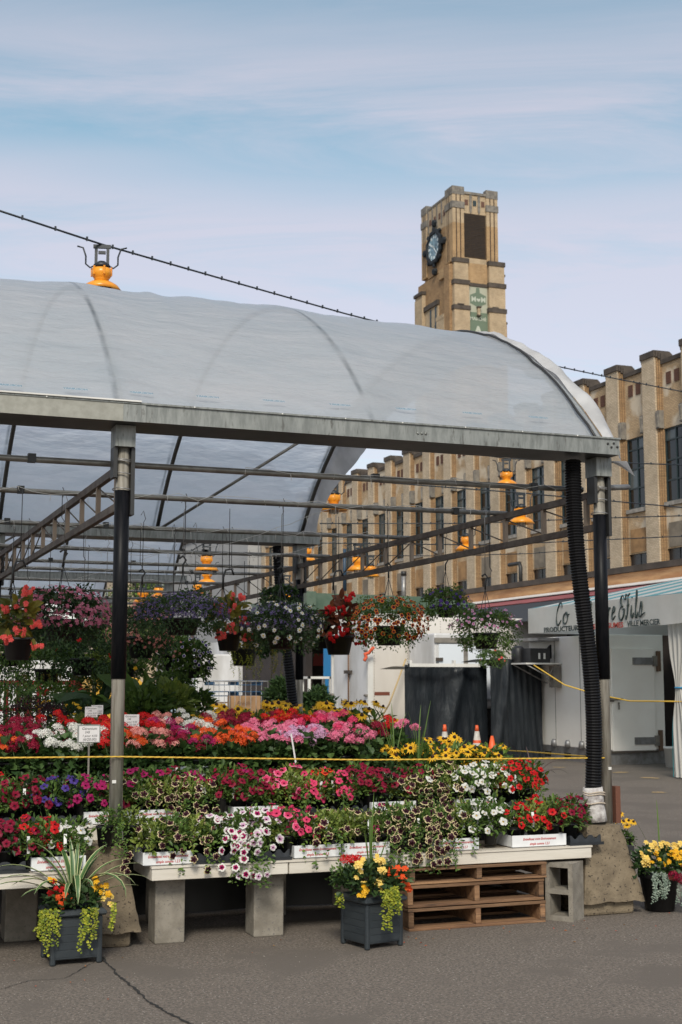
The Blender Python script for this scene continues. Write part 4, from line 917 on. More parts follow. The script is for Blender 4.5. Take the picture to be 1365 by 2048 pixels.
# ------------------------------------------------------------------ overhead cables and lamps
ork = M('lamp_orange', (.80, .32, .02), .32, var=(5, 5), c2=(.62, .22, .015), stain=(7, (.30, .13, .04), .3)); lampb = M('lamp_black', (.015, .02, .025), .45); glassm = M('lamp_glass', (.45, .38, .30), .2)
def cable(lab, pts, r=.022, ties=.42, group='overhead lamp cables', wire=True):
    P = []; pts = [Vector(p) for p in pts]
    g = G(); g.tube(pts, r, 6)
    if ties:
        for a, b in zip(pts, pts[1:]):
            n = int((b-a).length/ties)
            for i in range(n): q = a.lerp(b, (i+.5)/n); g.box(q.x-.012, q.y-.012, q.z-r*1.3, q.x+.012, q.y+.012, q.z+r*2.6)
    return tag(g.obj('overhead_cable', [lampb]), lab, 'cable', group)
def lamp_mesh():
    t = thing('hanging_lamp', 'x', 'lamp', (0, 0, 0), 0, 'orange hooded lamps on the overhead cables')
    G().lathe([(.07, .0), (.135, -.02), (.145, -.10), (.11, -.15), (.10, -.165), (.10, -.22)][::-1], 24).obj('lamp_housing', [ork], t)
    o = t.children[0]
    for i in range(6):
        a = i*math.pi/3+.3; G().box(-.012, .133, -.2, .012, .15, .0, T=Matrix.Rotation(a, 4, 'Z') @ Matrix.Scale(.6, 4, Vector((0, 0, 1)))).obj('housing_rib', [ork], o)
    G().lathe([(.10, -.20), (.16, -.215), (.23, -.26), (.29, -.34), (.285, -.34), (.16, -.25)], 32, cap=False).obj('lamp_shade', [ork], t)
    G().lathe([(.07, -.40), (.085, -.27), (.07, -.24)], 14).obj('lamp_globe', [glassm], t)
    for i in range(8): G().tube([(.09*math.cos(i*.785), .09*math.sin(i*.785), -.41), (.1*math.cos(i*.785), .1*math.sin(i*.785), -.27)], .006, 4).obj('guard_wire', [lampb], t)
    G().lathe([(.11, .0), (.115, .04), (.07, .07), (.05, .09)], 16).obj('lamp_cap', [lampb], t)
    br = G(); br.box(-.10, -.015, .06, -.06, .015, .30); br.box(.06, -.015, .06, .10, .015, .30); br.box(-.12, -.02, .28, .12, .02, .33); br.box(-.05, -.02, .2, .05, .02, .24); br.obj('hanger_bracket', [lampb], t)
    for s in (-1, 1): G().tube([(s*.10, 0, .03), (s*.16, 0, -.0), (s*.22, 0, .05), (s*.22, 0, .16), (s*.26, 0, .28), (s*.34, 0, .30)], .012, 6).obj('supply_lead', [lampb], t)
    return t
protoL = lamp_mesh(); first = True
def lamp(x, y, D, lab, sc_=1.):
    """top of the lamp's bracket at the cable"""
    global first
    p = at(x, y, Y=D)
    o = protoL if first else copy_tree(protoL); first = False
    o.location = p-Vector((0, 0, .33*sc_)); o['label'] = lab; o.rotation_euler = (0, 0, rnd.uniform(-.3, .3)+R(-20)); o.scale = (sc_,)*3
    return p
Y1 = 16.6
lamp(205, 490, Y1, 'big orange hooded lamp standing out above the plastic roof', .92)
cable('long black cable sloping down over the plastic roof to the brick hall', [at(-60, 402, Y=Y1-1), at(205, 489, Y=Y1), at(460, 562, Y=Y1+2), at(690, 627, Y=Y1+4), at(880, 676, Y=Y1+6), at(1060, 721, Y=Y1+8), at(1230, 757, Y=Y1+10), at(1400, 790, Y=Y1+11)], .014)
lamp(668, 958, 26, 'orange lamp beside the end of the first plastic vault'); lamp(1013, 918, 27, 'orange lamp just under the front gutter, near the corner post', .92)
lamp(1042, 986, 25.5, 'orange lamp behind the truss next to the drain hose'); lamp(933, 1048, 30, 'orange lamp seen through the truss, left of the hose', .98)
lamp(716, 1088, 31, 'orange lamp seen through the truss above the green stall roof'); lamp(742, 1112, 40, 'small orange lamp low behind the truss above the green stall')
lamp(414, 1084, 30, 'upper one of two orange lamps before the grey rendered block'); lamp(415, 1122, 38, 'lower one of two orange lamps before the grey rendered block'); lamp(396, 1148, 44, 'small orange lamp under the third gutter'); lamp(287, 1158, 30, 'orange lamp hanging in the gap behind the purple basket', .8); lamp(318, 1156, 44, 'small orange lamp just past the purple basket top')
lamp(612, 1072, 33, 'orange lamp behind the second-row gutter end'); lamp(574, 1150, 36, 'orange lamp between hose and post of the second row')
cab = [([(560, 945), (668, 957), (860, 972), (1045, 986), (1200, 1000), (1420, 1020)], 25.5, 'black lamp cable crossing behind the corner post at pipe height'),
       ([(900, 900), (1013, 917), (1230, 925), (1420, 932)], 27, 'black lamp cable just under the front gutter'),
       ([(640, 1047), (933, 1047), (1210, 1036), (1420, 1030)], 30, 'thin lamp cable crossing the upper hall windows'),
       ([(560, 1085), (716, 1087), (980, 1090), (1420, 1070)], 31, 'thin lamp cable crossing below the upper hall windows'),
       ([(610, 1120), (742, 1111), (900, 1112), (1060, 1107), (1210, 1096)], 40, 'thin lamp cable low on the brick hall'),
       ([(180, 1150), (287, 1157), (415, 1083), (600, 1075)], 30, 'thin lamp cable under the far vaults')]
for pts, D, lab in cab: cable(lab, [at(x, y, Y=D) for x, y in pts], .014, .6)
# downpipes and fittings on the hall
for px, ytop, ybot, lab in ((690, 1098, 1182, 'dark blue downpipe on the brick hall behind the truss'),):
    p = at(px, ytop, X=33.6); q = at(px, ybot, X=33.6); tag(G().tube([(p.x, p.y, p.z), (p.x, p.y, q.z)], .14, 8).obj('downpipe', [M('pipe_blue', (.02, .05, .09), .5)]), lab, 'downpipe')
for px, y, lab in ((1030, 1128, 'bent dark vent pipe on the brick hall above the annex roof'), (808, 1155, 'short pale flue with black cap above the green stall roof')):
    p = at(px, y, X=32 if px > 900 else 30)
    if px > 900: tag(G().tube([(p.x, p.y+.6, p.z), (p.x, p.y-.5, p.z), (p.x, p.y-.6, p.z-.2), (p.x, p.y-.6, p.z-1.3)], .10, 8).obj('vent_pipe', [dark]), lab, 'vent pipe')
    else: tag(G().tube([(p.x, p.y, p.z-1.6), (p.x, p.y, p.z+.1)], .13, 10).tube([(p.x, p.y, p.z+.101), (p.x, p.y, p.z+.35)], .16, 10, 1).obj('flue_pipe', [alum, dark]), lab, 'flue')

# ------------------------------------------------------------------ benches
pwh = M('peeling_white', (.62, .58, .51), .75, var=(3, 6), c2=(.50, .45, .38), stretch=(.4, 3, 3), stain=(7, (.17, .10, .06), .26), bump=(26, .4, .004)); slatm = M('old_board', (.30, .25, .19), .85, var=(4, 6), c2=(.17, .13, .10), stretch=(.4, 4, 4))
def bench(lab, x0, x1, y0, y1, zt, hh=.085):
    t = thing('display_bench', lab, 'bench', ((x0+x1)/2, (y0+y1)/2, 0), 0, 'white painted flower benches'); w = (x1-x0)/2; d = (y1-y0)/2
    bevel(G().box(-w, -d, zt-hh, w, -d+.03, zt-.012).obj('front_board', [pwh], t), .003)
    G().box(-w, d-.03, zt-hh, w, d, zt-.012).obj('back_board', [pwh], t)
    for s in (-1, 1): G().box(s*w-(.03 if s > 0 else 0), -d+.031, zt-hh, s*w+(0 if s > 0 else .03), d-.031, zt-.013).obj('end_board', [pwh], t)
    n = int((y1-y0)/.11)
    for i in range(n):
        a = -d-.008+i*(2*d/n); G().box(-w-.004, a, zt-.0115, w+.004, a+2*d/n-.012, zt).obj('top_slat', [pwh if i == 0 else slatm], t)
    return t
T1, T2, T3, T4 = .488, .69, .96, 1.04
B1 = [('lower white bench by the striped-leaf planter, tray of white petunias on it', -.9, 1.455, 8.17, 8.75), ('lower white bench between the steel post and the board seam', 1.905, 2.782, 8.27, 8.80), ('lower white bench above the brown pallets', 2.79, 4.995, 8.265, 8.80)]
for lab, a, b, y0, y1 in B1: bench(lab, a, b, y0, y1, T1 if a > 0 else .5)
for lab, a, b in (('second-step bench, part by the steel post', -.9, 2.78), ('second-step bench, part by the corner post', 2.79, 5.02)): bench(lab, a, b, 8.82, 9.40, T2, .10)
for lab, a, b, zz in (('third-step bench carrying geraniums by the steel post', -.9, 2.78, .93), ('third-step bench carrying pink and lilac geraniums', 2.79, 4.10, .93), ('lower bench at the end carrying the rudbeckias', 4.11, 5.0, .79)): bench(lab, a, b, 9.42, 10.0, zz, .11)
for lab, a, b in (('fourth-step bench carrying the rear geraniums', -.9, 3.7),): bench(lab, a, b, 10.02, 10.7, .98, .11)
def cinder(lab, x, y, h, w=.20, d=.40, rz=0., holes=False, lay=0.):
    t = thing('cinder_block', lab, 'cinder block', (x, y, 0), rz, 'cinder blocks under the benches')
    if not holes:
        bevel(G().box(-w/2, -d/2, 0, w/2, d/2, h).obj('block_body', [conl], t), .008, 2)
    else:   # upright block, its two cores open to the front-right side
        g = G(); th = .032; hw = w/2
        g.box(-hw, -d/2, 0, hw, -d/2+th, h); g.box(-hw, d/2-th, 0, hw, d/2, h)
        for z0, z1 in ((0, th), (h/2-th/2, h/2+th/2), (h-th, h)): g.box(-hw, -d/2+th+.0005, z0, hw, d/2-th-.0005, z1)
        g.obj('block_body', [conl], t)
    return t
cinder('grey cinder block upright beside the foot of the steel post', 2.055, 8.50, .40, .190, .19)
cinder('grey cinder block upright under the board seam of the lower bench', 2.70, 8.50, .40, .20, .19)
bs = thing('shade_sheet', 'black cloth added to darken the space under the stepped benches', 'backing', (0, 9.42, 0))  # added dark sheet, stands in for the deep shade below the benches
G().grid(lambda u, v: (-1.+u*6.0, .03*math.sin(u*40)*(1-v), .01+v*.80), 90, 3).obj('backing', [dark], bs)
c = thing('cinder_block', 'pale hollow cinder block on end between pallets and corner barrier block', 'cinder block', (4.795, 8.30, 0), R(-52), 'cinder blocks under the benches')
g = G(); W, D, H, th = .20, .20, .385, .032
for a, b in ((-W/2, -W/2+th), (W/2-th, W/2)): g.box(a, -D/2, 0, b, D/2, H)
for z0, z1 in ((0, th), (H/2-th/2, H/2+th/2), (H-th, H)): g.box(-W/2+th+.0003, -D/2, z0, W/2-th-.0003, D/2, z1)
o = g.obj('block_body', [conl], c)
for x, y in ((2.2, 9.2), (2.95, 9.2), (2.5, 9.9), (3.6, 9.3), (1.2, 8.9), (.6, 8.9), (1.0, 9.6), (4.4, 9.4)):
    o = cinder('x', x, y, .4, .2, .2); seq(o, 'cinder block in the shade under the stepped benches', 'the striped-leaf planter', x)
for z, lab, dx, rz in ((0, 'lowest of the three brown pallets under the lower bench', 0, .0), (.147, 'middle of the three brown pallets under the lower bench', -.005, .008), (.294, 'topmost of the three brown pallets under the lower bench', .01, -.006)):
    p = pallet('wooden_pallet', lab, 3.60+dx, 8.235, z, 1.01, .9, pw, rz, 'brown pallets under the lower bench'); p.scale = (1, 1, 1.0 if z < .29 else .72)
# ------------------------------------------------------------------ plant materials
def leafm(n, a, b, tr=.25, rough=.5, objr=.35): return M(n, a, rough, isl=b, transl=tr, objr=objr, spec=.35)
L_mid = leafm('leaf_mid', (.040, .085, .020), (.13, .21, .04)); L_lime = leafm('leaf_lime', (.10, .15, .03), (.22, .27, .05)); L_dark = leafm('leaf_dark', (.020, .045, .018), (.06, .11, .03))
L_chart = leafm('leaf_chartreuse', (.10, .15, .015), (.42, .42, .04)); L_silver = leafm('leaf_silver', (.16, .22, .17), (.38, .44, .36)); L_bronze = leafm('leaf_bronze', (.06, .02, .015), (.22, .06, .02)); L_olive = leafm('leaf_olive', (.07, .09, .02), (.28, .22, .03))
L_plum = leafm('leaf_plum', (.025, .012, .018), (.07, .03, .035)); L_ger = leafm('leaf_geranium', (.028, .065, .02), (.08, .14, .035)); stemm = M('stem_green', (.06, .10, .03), .6)
def fl(n, c, c2=None, tr=.3): return M('petal_'+n, c, .55, isl=c2 or tuple(min(1, x*1.25+.01) for x in c), transl=tr, spec=.3)
F_cream = fl('cream', (.55, .47, .25)); F_black = fl('black', (.018, .003, .008), (.045, .005, .015), .1); F_crim = fl('crimson', (.30, .005, .035), (.20, .003, .025)); F_burg = fl('burgundy', (.13, .004, .022), (.20, .006, .03)); F_mag = fl('magenta', (.42, .010, .13), (.32, .008, .09))
F_red = fl('red', (.68, .012, .012), (.50, .008, .010)); F_orr = fl('orange_red', (.80, .07, .012), (.72, .12, .02)); F_pink = fl('pink', (.72, .13, .26), (.80, .24, .36)); F_hot = fl('hot_pink', (.66, .03, .13), (.76, .07, .17)); F_lil = fl('lilac', (.62, .32, .52), (.70, .44, .62)); F_white = fl('white', (.80, .79, .74), (.72, .71, .66))
F_purp = fl('purple', (.075, .03, .24), (.12, .05, .33)); F_blue = fl('blue_violet', (.05, .03, .30), (.08, .04, .20)); F_yel = fl('yellow', (.82, .42, .012), (.85, .52, .03)); F_lem = fl('lemon', (.85, .60, .10), (.86, .66, .22)); F_cor = fl('coral', (.80, .06, .05), (.85, .16, .14)); F_sal = fl('salmon', (.76, .26, .22), (.80, .38, .34)); F_mauve = fl('mauve', (.50, .12, .20), (.60, .22, .30)); F_thr = fl('throat_dark', (.02, .006, .012), (.03, .01, .015), .0); F_brn = fl('cone_brown', (.030, .013, .008), (.05, .02, .01), .0)
F_ora = fl('orange', (.78, .17, .02), (.80, .24, .04))

# ------------------------------------------------------------------ blossoms
def trumpet(name, rim, body, throat, Rr=.030, rim_w=.16, lob=.20, seg=4, seed=0):
    n = 5*seg; g = G(); V = [(0, 0, -.4*Rr)]; rr = random.Random(seed)
    rings = [(.22, -.14, 0), (1-rim_w-.06, .06, 1), (1, .0, 1)]
    for r, z, f in rings:
        for i in range(n):
            a = 2*math.pi*i/n; q = abs(math.cos(2.5*a)); k = r*(1-lob*(1-q)**1.6*f+rr.uniform(-.045, .045)*f)*Rr
            V.append((k*math.cos(a), k*math.sin(a), (z+(.10*math.sin(5*a+seed) if f else 0)-(rr.uniform(0, .12) if r == 1 else 0))*Rr))
    mk = lambda o: [(o+i, o+(i+1) % n, o+n+(i+1) % n, o+n+i) for i in range(n)]
    g.add(V, [(0, 1+i, 1+(i+1) % n) for i in range(n)]+mk(1)+mk(1+n)); g.m = [2]*n+[1]*n+[0]*n; g.s = [True]*len(g.f)
    g.tube([(0, 0, -.38*Rr), (0, -.1*Rr, -1.3*Rr)], [.18*Rr, .05*Rr], 5, 1)
    return g.mesh(name, [rim, body, throat])
def tr3(name, *a, **k): return [trumpet(name, *a, seed=i, **k) for i in range(3)]
PET = dict(black=[trumpet('bloom', F_cream, F_black, F_black, Rr=.030, rim_w=.10, lob=.34, seed=i) for i in range(3)], white=tr3('bloom', F_white, F_white, F_lem), red=tr3('bloom', F_red, F_red, F_thr), crimson=tr3('bloom', F_crim, F_crim, F_thr), burgundy=tr3('bloom', F_burg, F_crim, F_thr), magenta=tr3('bloom', F_mag, F_mag, F_burg), pink=tr3('bloom', F_pink, F_hot, F_burg), hot=tr3('bloom', F_hot, F_hot, F_burg), blue=tr3('bloom', F_blue, F_blue, F_thr), starpink=tr3('bloom', F_white, F_mag, F_thr, rim_w=.34), lilac=tr3('bloom', F_white, F_lil, F_burg, rim_w=.3), coral=tr3('bloom', F_orr, F_red, F_thr),
           purple=tr3('bloom', F_purp, F_blue, F_thr), orange=[trumpet('bloom', F_ora, F_burg, F_burg, Rr=.019, rim_w=.34, seg=2, seed=i) for i in range(2)], minipink=[trumpet('bloom', F_lil, F_pink, F_burg, Rr=.016, rim_w=.45, seg=2, seed=i) for i in range(2)], minipurple=[trumpet('bloom', F_purp, F_blue, F_lil, Rr=.018, rim_w=.4, seg=2, seed=i) for i in range(2)], netted=[trumpet('bloom', F_white, F_blue, F_thr, Rr=.02, rim_w=.2, seg=2, seed=1)])
def umbel(name, m, Rr=.042, n=24, fr=.0125, seed=0):
    rr = random.Random(seed); g = G()
    for i in range(n):
        ph = math.acos(1-(i+.5)/n*1.25); th = i*2.39996; d = Vector((math.sin(ph)*math.cos(th), math.sin(ph)*math.sin(th), math.cos(ph))); c = d*Rr*rr.uniform(.8, 1.08); c.z *= .75
        q = (d+Vector((rr.uniform(-.3, .3), rr.uniform(-.3, .3), rr.uniform(-.1, .3)))).normalized().to_track_quat('Z', 'Y').to_matrix().to_4x4(); T = Matrix.Translation(c) @ q @ Matrix.Rotation(rr.uniform(0, 6), 4, 'Z')
        V = [T @ Vector((0, 0, -.003))]; F = []
        for k in range(5):
            a = k*1.2566; o = len(V)
            for r, da, z in ((.62, -.42, .0), (1.05, -.22, .003), (1.05, .22, .001), (.62, .42, .0)): V.append(T @ Vector((fr*r*1.1*math.cos(a+da), fr*r*1.1*math.sin(a+da), z*rr.uniform(.2, 1.4))))
            F.append((0, o, o+1, o+2, o+3))
        g.add(V, F, 0)
    g.tube([(0, 0, -.09), (0, 0, 0)], .002, 4, 1)
    return g.mesh(name, [m, stemm])
UMB = {k: [umbel('flower_head', m, seed=s) for s in range(3)] for k, m in dict(red=F_red, crimson=F_crim, orange=F_orr, pink=F_pink, hot=F_hot, lilac=F_lil, white=F_white, salmon=F_sal, magenta=F_mag).items()}
def daisy(name, m, cm, Rr=.045, n=13, droop=.5, w=.23, cone=.3, seed=0):
    g = G(); rr = random.Random(seed)
    for i in range(n):
        a = 2*math.pi*i/n+rr.uniform(-.08, .08); ln = Rr*rr.uniform(.85, 1.1); dz = droop*rr.uniform(.5, 1.3)
        T = Matrix.Rotation(a, 4, 'Z')
        V = [(Rr*.15, -w*Rr*.3, 0), (Rr*.15, w*Rr*.3, 0), (ln*.6, w*Rr*.62, -dz*Rr*.18), (ln*.6, 0, -dz*Rr*.10), (ln*.6, -w*Rr*.62, -dz*Rr*.18), (ln, 0, -dz*Rr*.62)]
        g.add([T @ Vector(p) for p in V], [(0, 1, 2, 3), (0, 3, 4), (4, 3, 5), (3, 2, 5)], 0)
    g.lathe([(Rr*.25, -.01), (Rr*.27, Rr*.1), (Rr*.18, Rr*cone), (Rr*.05, Rr*(cone+.08))], 8, 1)
    g.tube([(0, 0, -.16), (0, 0, -.005)], .002, 4, 2)
    return g.mesh(name, [m, cm, stemm])
RUD = [daisy('flower_head', F_yel, F_brn, seed=i) for i in range(3)]; DAI = [daisy('bloom', F_white, F_lem, Rr=.022, n=7, droop=.2, w=.5, cone=.1, seed=i) for i in range(2)]
def rosette(name, m, Rr=.024, seed=0):      # double begonia or pansy like bloom
    rr = random.Random(seed); g = G()
    for ring, (n, r, z) in enumerate(((6, 1., 0), (5, .7, .25), (3, .4, .4))):
        for i in range(n):
            a = 2*math.pi*i/n+ring; T = Matrix.Rotation(a, 4, 'Z'); s = Rr*r*rr.uniform(.85, 1.1); zz = z*Rr
            g.add([T @ Vector(p) for p in ((0, 0, zz), (s*.5, -s*.42, zz+s*.1), (s*.95, -s*.3, zz+s*.05), (s*1.08, 0, zz-s*.12), (s*.95, s*.3, zz+s*.05), (s*.5, s*.42, zz+s*.1))], [(0, 1, 2, 3, 4, 5)], 0)
    return g.mesh(name, [m])
ROS = {k: [rosette('bloom', m, seed=s) for s in range(2)] for k, m in dict(yellow=F_lem, red=F_red, orange=F_orr, gold=F_yel, coral=F_cor, crimson=F_crim).items()}

# ------------------------------------------------------------------ foliage
def mound(name, n, rx, rz, Ln, Wd, mats, round_=True, strands=0, slen=.25, zc=.02, low=.35, up=.5, stretch_y=1., sl=None, seed=0, droop=.15, front=True):
    lv = Leaves(); d = sph(n, low); rad = nr.uniform(.35, 1, n)**.55*(1+.16*np.sin(d[:, 0]*5+seed)*np.cos(d[:, 1]*4+seed*2))
    P = d*rad[:, None]*np.array([rx, rx*stretch_y, rz]); P[:, 2] += zc
    D = d+nr.normal(size=(n, 3))*.55; D[:, 2] += up*nr.uniform(-.2, 1, n); Nn = d*.3+nr.normal(size=(n, 3))*.35; Nn[:, 2] += 1
    lv.put(P, D, Nn, Ln*nr.uniform(.6, 1.2, n), Wd*nr.uniform(.7, 1.2, n), 0)
    paths = []
    for s in range(strands):
        a = (-math.pi/2+nr.uniform(-1.1, 1.1)) if front else nr.uniform(0, 6.28); ln = slen*nr.uniform(.55, 1.1); m = max(4, int(ln/.011)); t = np.linspace(0, 1, m)
        out = rx*.7+.07*np.sin(np.minimum(t*2.2, 1.57)); drop = ln*np.maximum(0, t-.12)**1.1
        w = np.cumsum(nr.normal(size=m)*.004)
        Q = np.stack([math.cos(a)*out+w, math.sin(a)*out*stretch_y+w*.3, zc+.02+.02*np.sin(t*5)-drop], 1); paths.append(Q)
        k = len(Q); sd_ = np.where(np.arange(k) % 2, 1, -1); LL, WW = sl or (Ln*.8, Wd*.8)
        D = np.stack([sd_*np.abs(nr.normal(size=k))*.8+math.cos(a)*.3, nr.normal(size=k)*.5-.4, nr.normal(size=k)*.4], 1)
        lv.put(Q, D, np.tile([0, -.6, .8], (k, 1))+nr.normal(size=(k, 3))*.4, LL*nr.uniform(.6, 1.1, k), WW*nr.uniform(.7, 1.1, k), len(mats)-1)
    me = lv.mesh(name, mats, round_, droop=droop); me['_'] = 0
    return me, paths
FOL = {}
for k, m in (('mid', L_mid), ('lime', L_lime), ('dark', L_dark)):
    FOL['pet_'+k] = [mound('foliage', 230, .113, .135, .042, .019, [m], seed=i, low=.3) for i in range(3)]
FOL['trail'] = [mound('foliage', 250, .12, .14, .042, .019, [L_mid, L_mid], strands=9, slen=.28, seed=i) for i in range(3)]
FOL['trail_lime'] = [mound('foliage', 240, .13, .13, .040, .020, [L_lime, L_mid], strands=6, slen=.22, seed=i) for i in range(2)]
FOL['ger'] = [mound('foliage', 170, .155, .18, .06, .062, [L_ger], seed=i, up=.2, zc=.0, droop=.05, low=.8) for i in range(3)]
FOL['rud'] = [mound('foliage', 120, .14, .16, .08, .030, [L_mid], seed=i, zc=.03) for i in range(2)]
pot_m = M('black_pot', (.012, .012, .013), .45)
potm = G().lathe([(.038, -.10), (.050, -.004), (.055, -.004), (.055, .008), (.048, .008), (.046, -.015)], 14).mesh('plastic_pot', [pot_m])
potbig = G().lathe([(.085, -.17), (.115, -.02), (.125, -.02), (.125, .01), (.11, .01), (.105, -.03)], 18).mesh('plastic_pot', [pot_m])
tagm = G().box(-.009, -.001, -.02, .009, .001, .08).mesh('plant_label', [M('label_white', (.70, .70, .68), .5)])

def spread_dirs(n, low, tilt, mind, front=1.):
    out = []; tries = 0
    while len(out) < n and tries < n*60:
        tries += 1; a = rnd.uniform(0, 6.283); z = rnd.uniform(low, 1); r = math.sqrt(max(0, 1-z*z)); d = Vector((r*math.cos(a), r*math.sin(a), z))
        if d.y > .1 and rnd.random() < .45*front: continue
        if all((d-e).length > mind for e in out): out.append(d)
        elif tries > n*30: mind *= .97
    return out
def place_blooms(root, meshes, dirs, rx, rz, zc, sc_=1., tilt=(0, -.45, .5), nm='bloom', ry=None):
    for d in dirs:
        p = Vector((d.x*rx, d.y*(ry or rx), d.z*rz+zc))*1.0; nrm = (Vector((d.x, d.y, d.z*.8))+Vector(tilt)+Vector((rnd.uniform(-.3, .3), rnd.uniform(-.3, .3), rnd.uniform(-.25, .25)))).normalized()
        o = link(nm, rnd.choice(meshes), root, p*rnd.uniform(.98, 1.13)); o.rotation_euler = (nrm.to_track_quat('Z', 'Y') @ Euler((0, 0, rnd.uniform(0, 6.28))).to_quaternion()).to_euler(); s = sc_*rnd.uniform(.8, 1.15); o.scale = (s,)*3
VAR = dict(black=('cream-edged black', 'petunia'), white=('white', 'petunia'), red=('bright red', 'petunia'), crimson=('crimson', 'petunia'), burgundy=('burgundy', 'petunia'), magenta=('magenta', 'petunia'), pink=('pink', 'petunia'), hot=('hot pink', 'petunia'), blue=('blue-violet', 'petunia'), starpink=('white-edged magenta', 'petunia'), lilac=('pale lilac', 'petunia'), coral=('orange-red', 'petunia'))
def petunia(x, y, z, var, n=11, fol='mid', sc_=1., trail=0, line='', tier='', mixv=None, pot=True, tagged=False):
    sc_ *= rnd.uniform(.88, 1.18); n = max(3, int(n*(1.05 if var == 'black' else 1.3))); trail *= .6 if var == 'black' else 1
    t = thing('petunia_plant', 'x', 'petunia', (x, y, z+.10+rnd.uniform(-.01, .025)), 0, f'petunias on the {tier}'); key = ('trail' if fol == 'mid' else 'trail_lime') if trail else 'pet_'+fol
    me, paths = rnd.choice(FOL[key]); f = link('foliage', me, t, (0, 0, 0), (0, 0, 0 if trail else rnd.uniform(0, 6)), (sc_*rnd.uniform(.95, 1.1), sc_, sc_*rnd.uniform(.9, 1.15)))
    if pot: link('plastic_pot', potm, t)
    place_blooms(t, PET[var], spread_dirs(n, -.12, 0, .42), .12*sc_, .135*sc_, .03)
    if mixv: place_blooms(t, PET[mixv], spread_dirs(max(2, n//3), 0., 0, .5), .125*sc_, .14*sc_, .03)
    if trail:
        for Q in paths:
            for q in Q[3::6]:
                if rnd.random() < trail:
                    nrm = Vector((rnd.uniform(-.6, .6), -1, rnd.uniform(-.4, .5))).normalized(); o = link('bloom', rnd.choice(PET[var]), t, Vector(q)*sc_+Vector((0, -.02, 0)), (nrm.to_track_quat('Z', 'Y')).to_euler(), rnd.uniform(.75, 1.05))
    if tagged: link('plant_label', tagm, t, (rnd.uniform(-.05, .05), -.06, .03), (R(-12), 0, rnd.uniform(-.3, .3)))
    seq(t, f'{VAR[var][0]} petunia, {line} line, {tier}', 'the striped-leaf planter end', x)
    return t

# ------------------------------------------------------------------ trays
carton = M('white_carton', (.72, .73, .74), .5, var=(5, 4), c2=(.64, .65, .66), stain=(9, (.40, .36, .30), .22)); redink = M('red_ink', (.45, .02, .02), .6)
def tray_white(x, y, z, w=.345, d=.27, h=.082, rz=0., tier=''):
    t = thing('printed_tray', 'x', 'tray', (x, y, z), rz, 'white printed cardboard trays'); q = .006; a = .012
    g = G(); g.box(-w/2, 0, 0, w/2, d, q); g.box(-w/2-a, -a, q, w/2+a, -a+q, h); g.box(-w/2-a, d+a-q, q, w/2+a, d+a, h); g.box(-w/2-a, -a+q+.0005, q, -w/2-a+q, d+a-q-.0005, h-.002); g.box(w/2+a-q, -a+q+.0005, q, w/2+a, d+a-q-.0005, h-.002)
    g.obj('carton', [carton], t)
    text('lettering', 'Embellissez votre Environnement', .0235, redink, t, (0, -a-.0012, h*.67), (R(90), 0, 0), shear=.30, bold=.0003, extr=.0004, xs=.80)
    text('lettering', 'simple comme 1.2.3', .0235, redink, t, (0, -a-.0012, h*.28), (R(90), 0, 0), shear=.30, bold=.0003, extr=.0004, xs=.80)
    seq(t, f'white printed tray on the {tier}', 'the striped-leaf planter end', x); return t
trp = M('tray_black', (.018, .021, .025), .4)
def celltray():
    g = G(); nx, ny = 3, 2; W, D = .42, .28; cx = W/nx; cy = D/ny
    def f(u, v):
        x, y = -W/2+u*W, v*D; i = min(nx-1, int(u*nx)); j = min(ny-1, int(v*ny)); dx = x-(-W/2+(i+.5)*cx); dy = y-(j+.5)*cy
        r = math.hypot(dx, dy); s = min(1, max(0, (r-.052)/.036)); s = s*s*(3-2*s); return (x, y, .012+.05*s)
    g.grid(f, 30, 20); n = 30
    for v, sg in ((0, -1), (1, 1)):
        P = [f(i/n, v) for i in range(n+1)]; V = P+[(p[0], p[1]+sg*.006, .004) for p in P]; F = [(i, i+n+1, i+n+2, i+1) if sg < 0 else (i, i+1, i+n+2, i+n+1) for i in range(n)]; g.add(V, F)
    n = 20
    for u, sg in ((0, -1), (1, 1)):
        P = [f(u, i/n) for i in range(n+1)]; V = P+[(p[0]+sg*.006, p[1], .004) for p in P]; F = [(i, i+1, i+n+2, i+n+1) if sg < 0 else (i, i+n+1, i+n+2, i+1) for i in range(n)]; g.add(V, F)
    g.box(-W/2-.02, -.02, 0, W/2+.02, 0, .012); g.box(-W/2-.02, D, 0, W/2+.02, D+.02, .012); g.box(-W/2-.02, .0005, 0, -W/2, D-.0005, .012); g.box(W/2, .0005, 0, W/2+.02, D-.0005, .012); g.box(-W/2-.021, -.022, -.004, W/2+.021, -.019, .016)
    return g.mesh('tray_shell', [trp])
ctm = celltray()
def tray_black(x, y, z, sc_=1., rz=0., tier=''):
    t = thing('cell_tray', 'x', 'tray', (x, y, z+.002), rz, 'black plastic pot trays'); link('tray_shell', ctm, t, (0, 0, 0), (0, 0, 0), (sc_, 1, 1)); seq(t, f'black pot tray on the {tier}', 'the striped-leaf planter end', x); return t
def X_at(px, y, z=None): return at(px, 1600, Y=y).x
LO, UP = 'lower step', 'second step'
YF1, YF2 = 8.30, 8.88
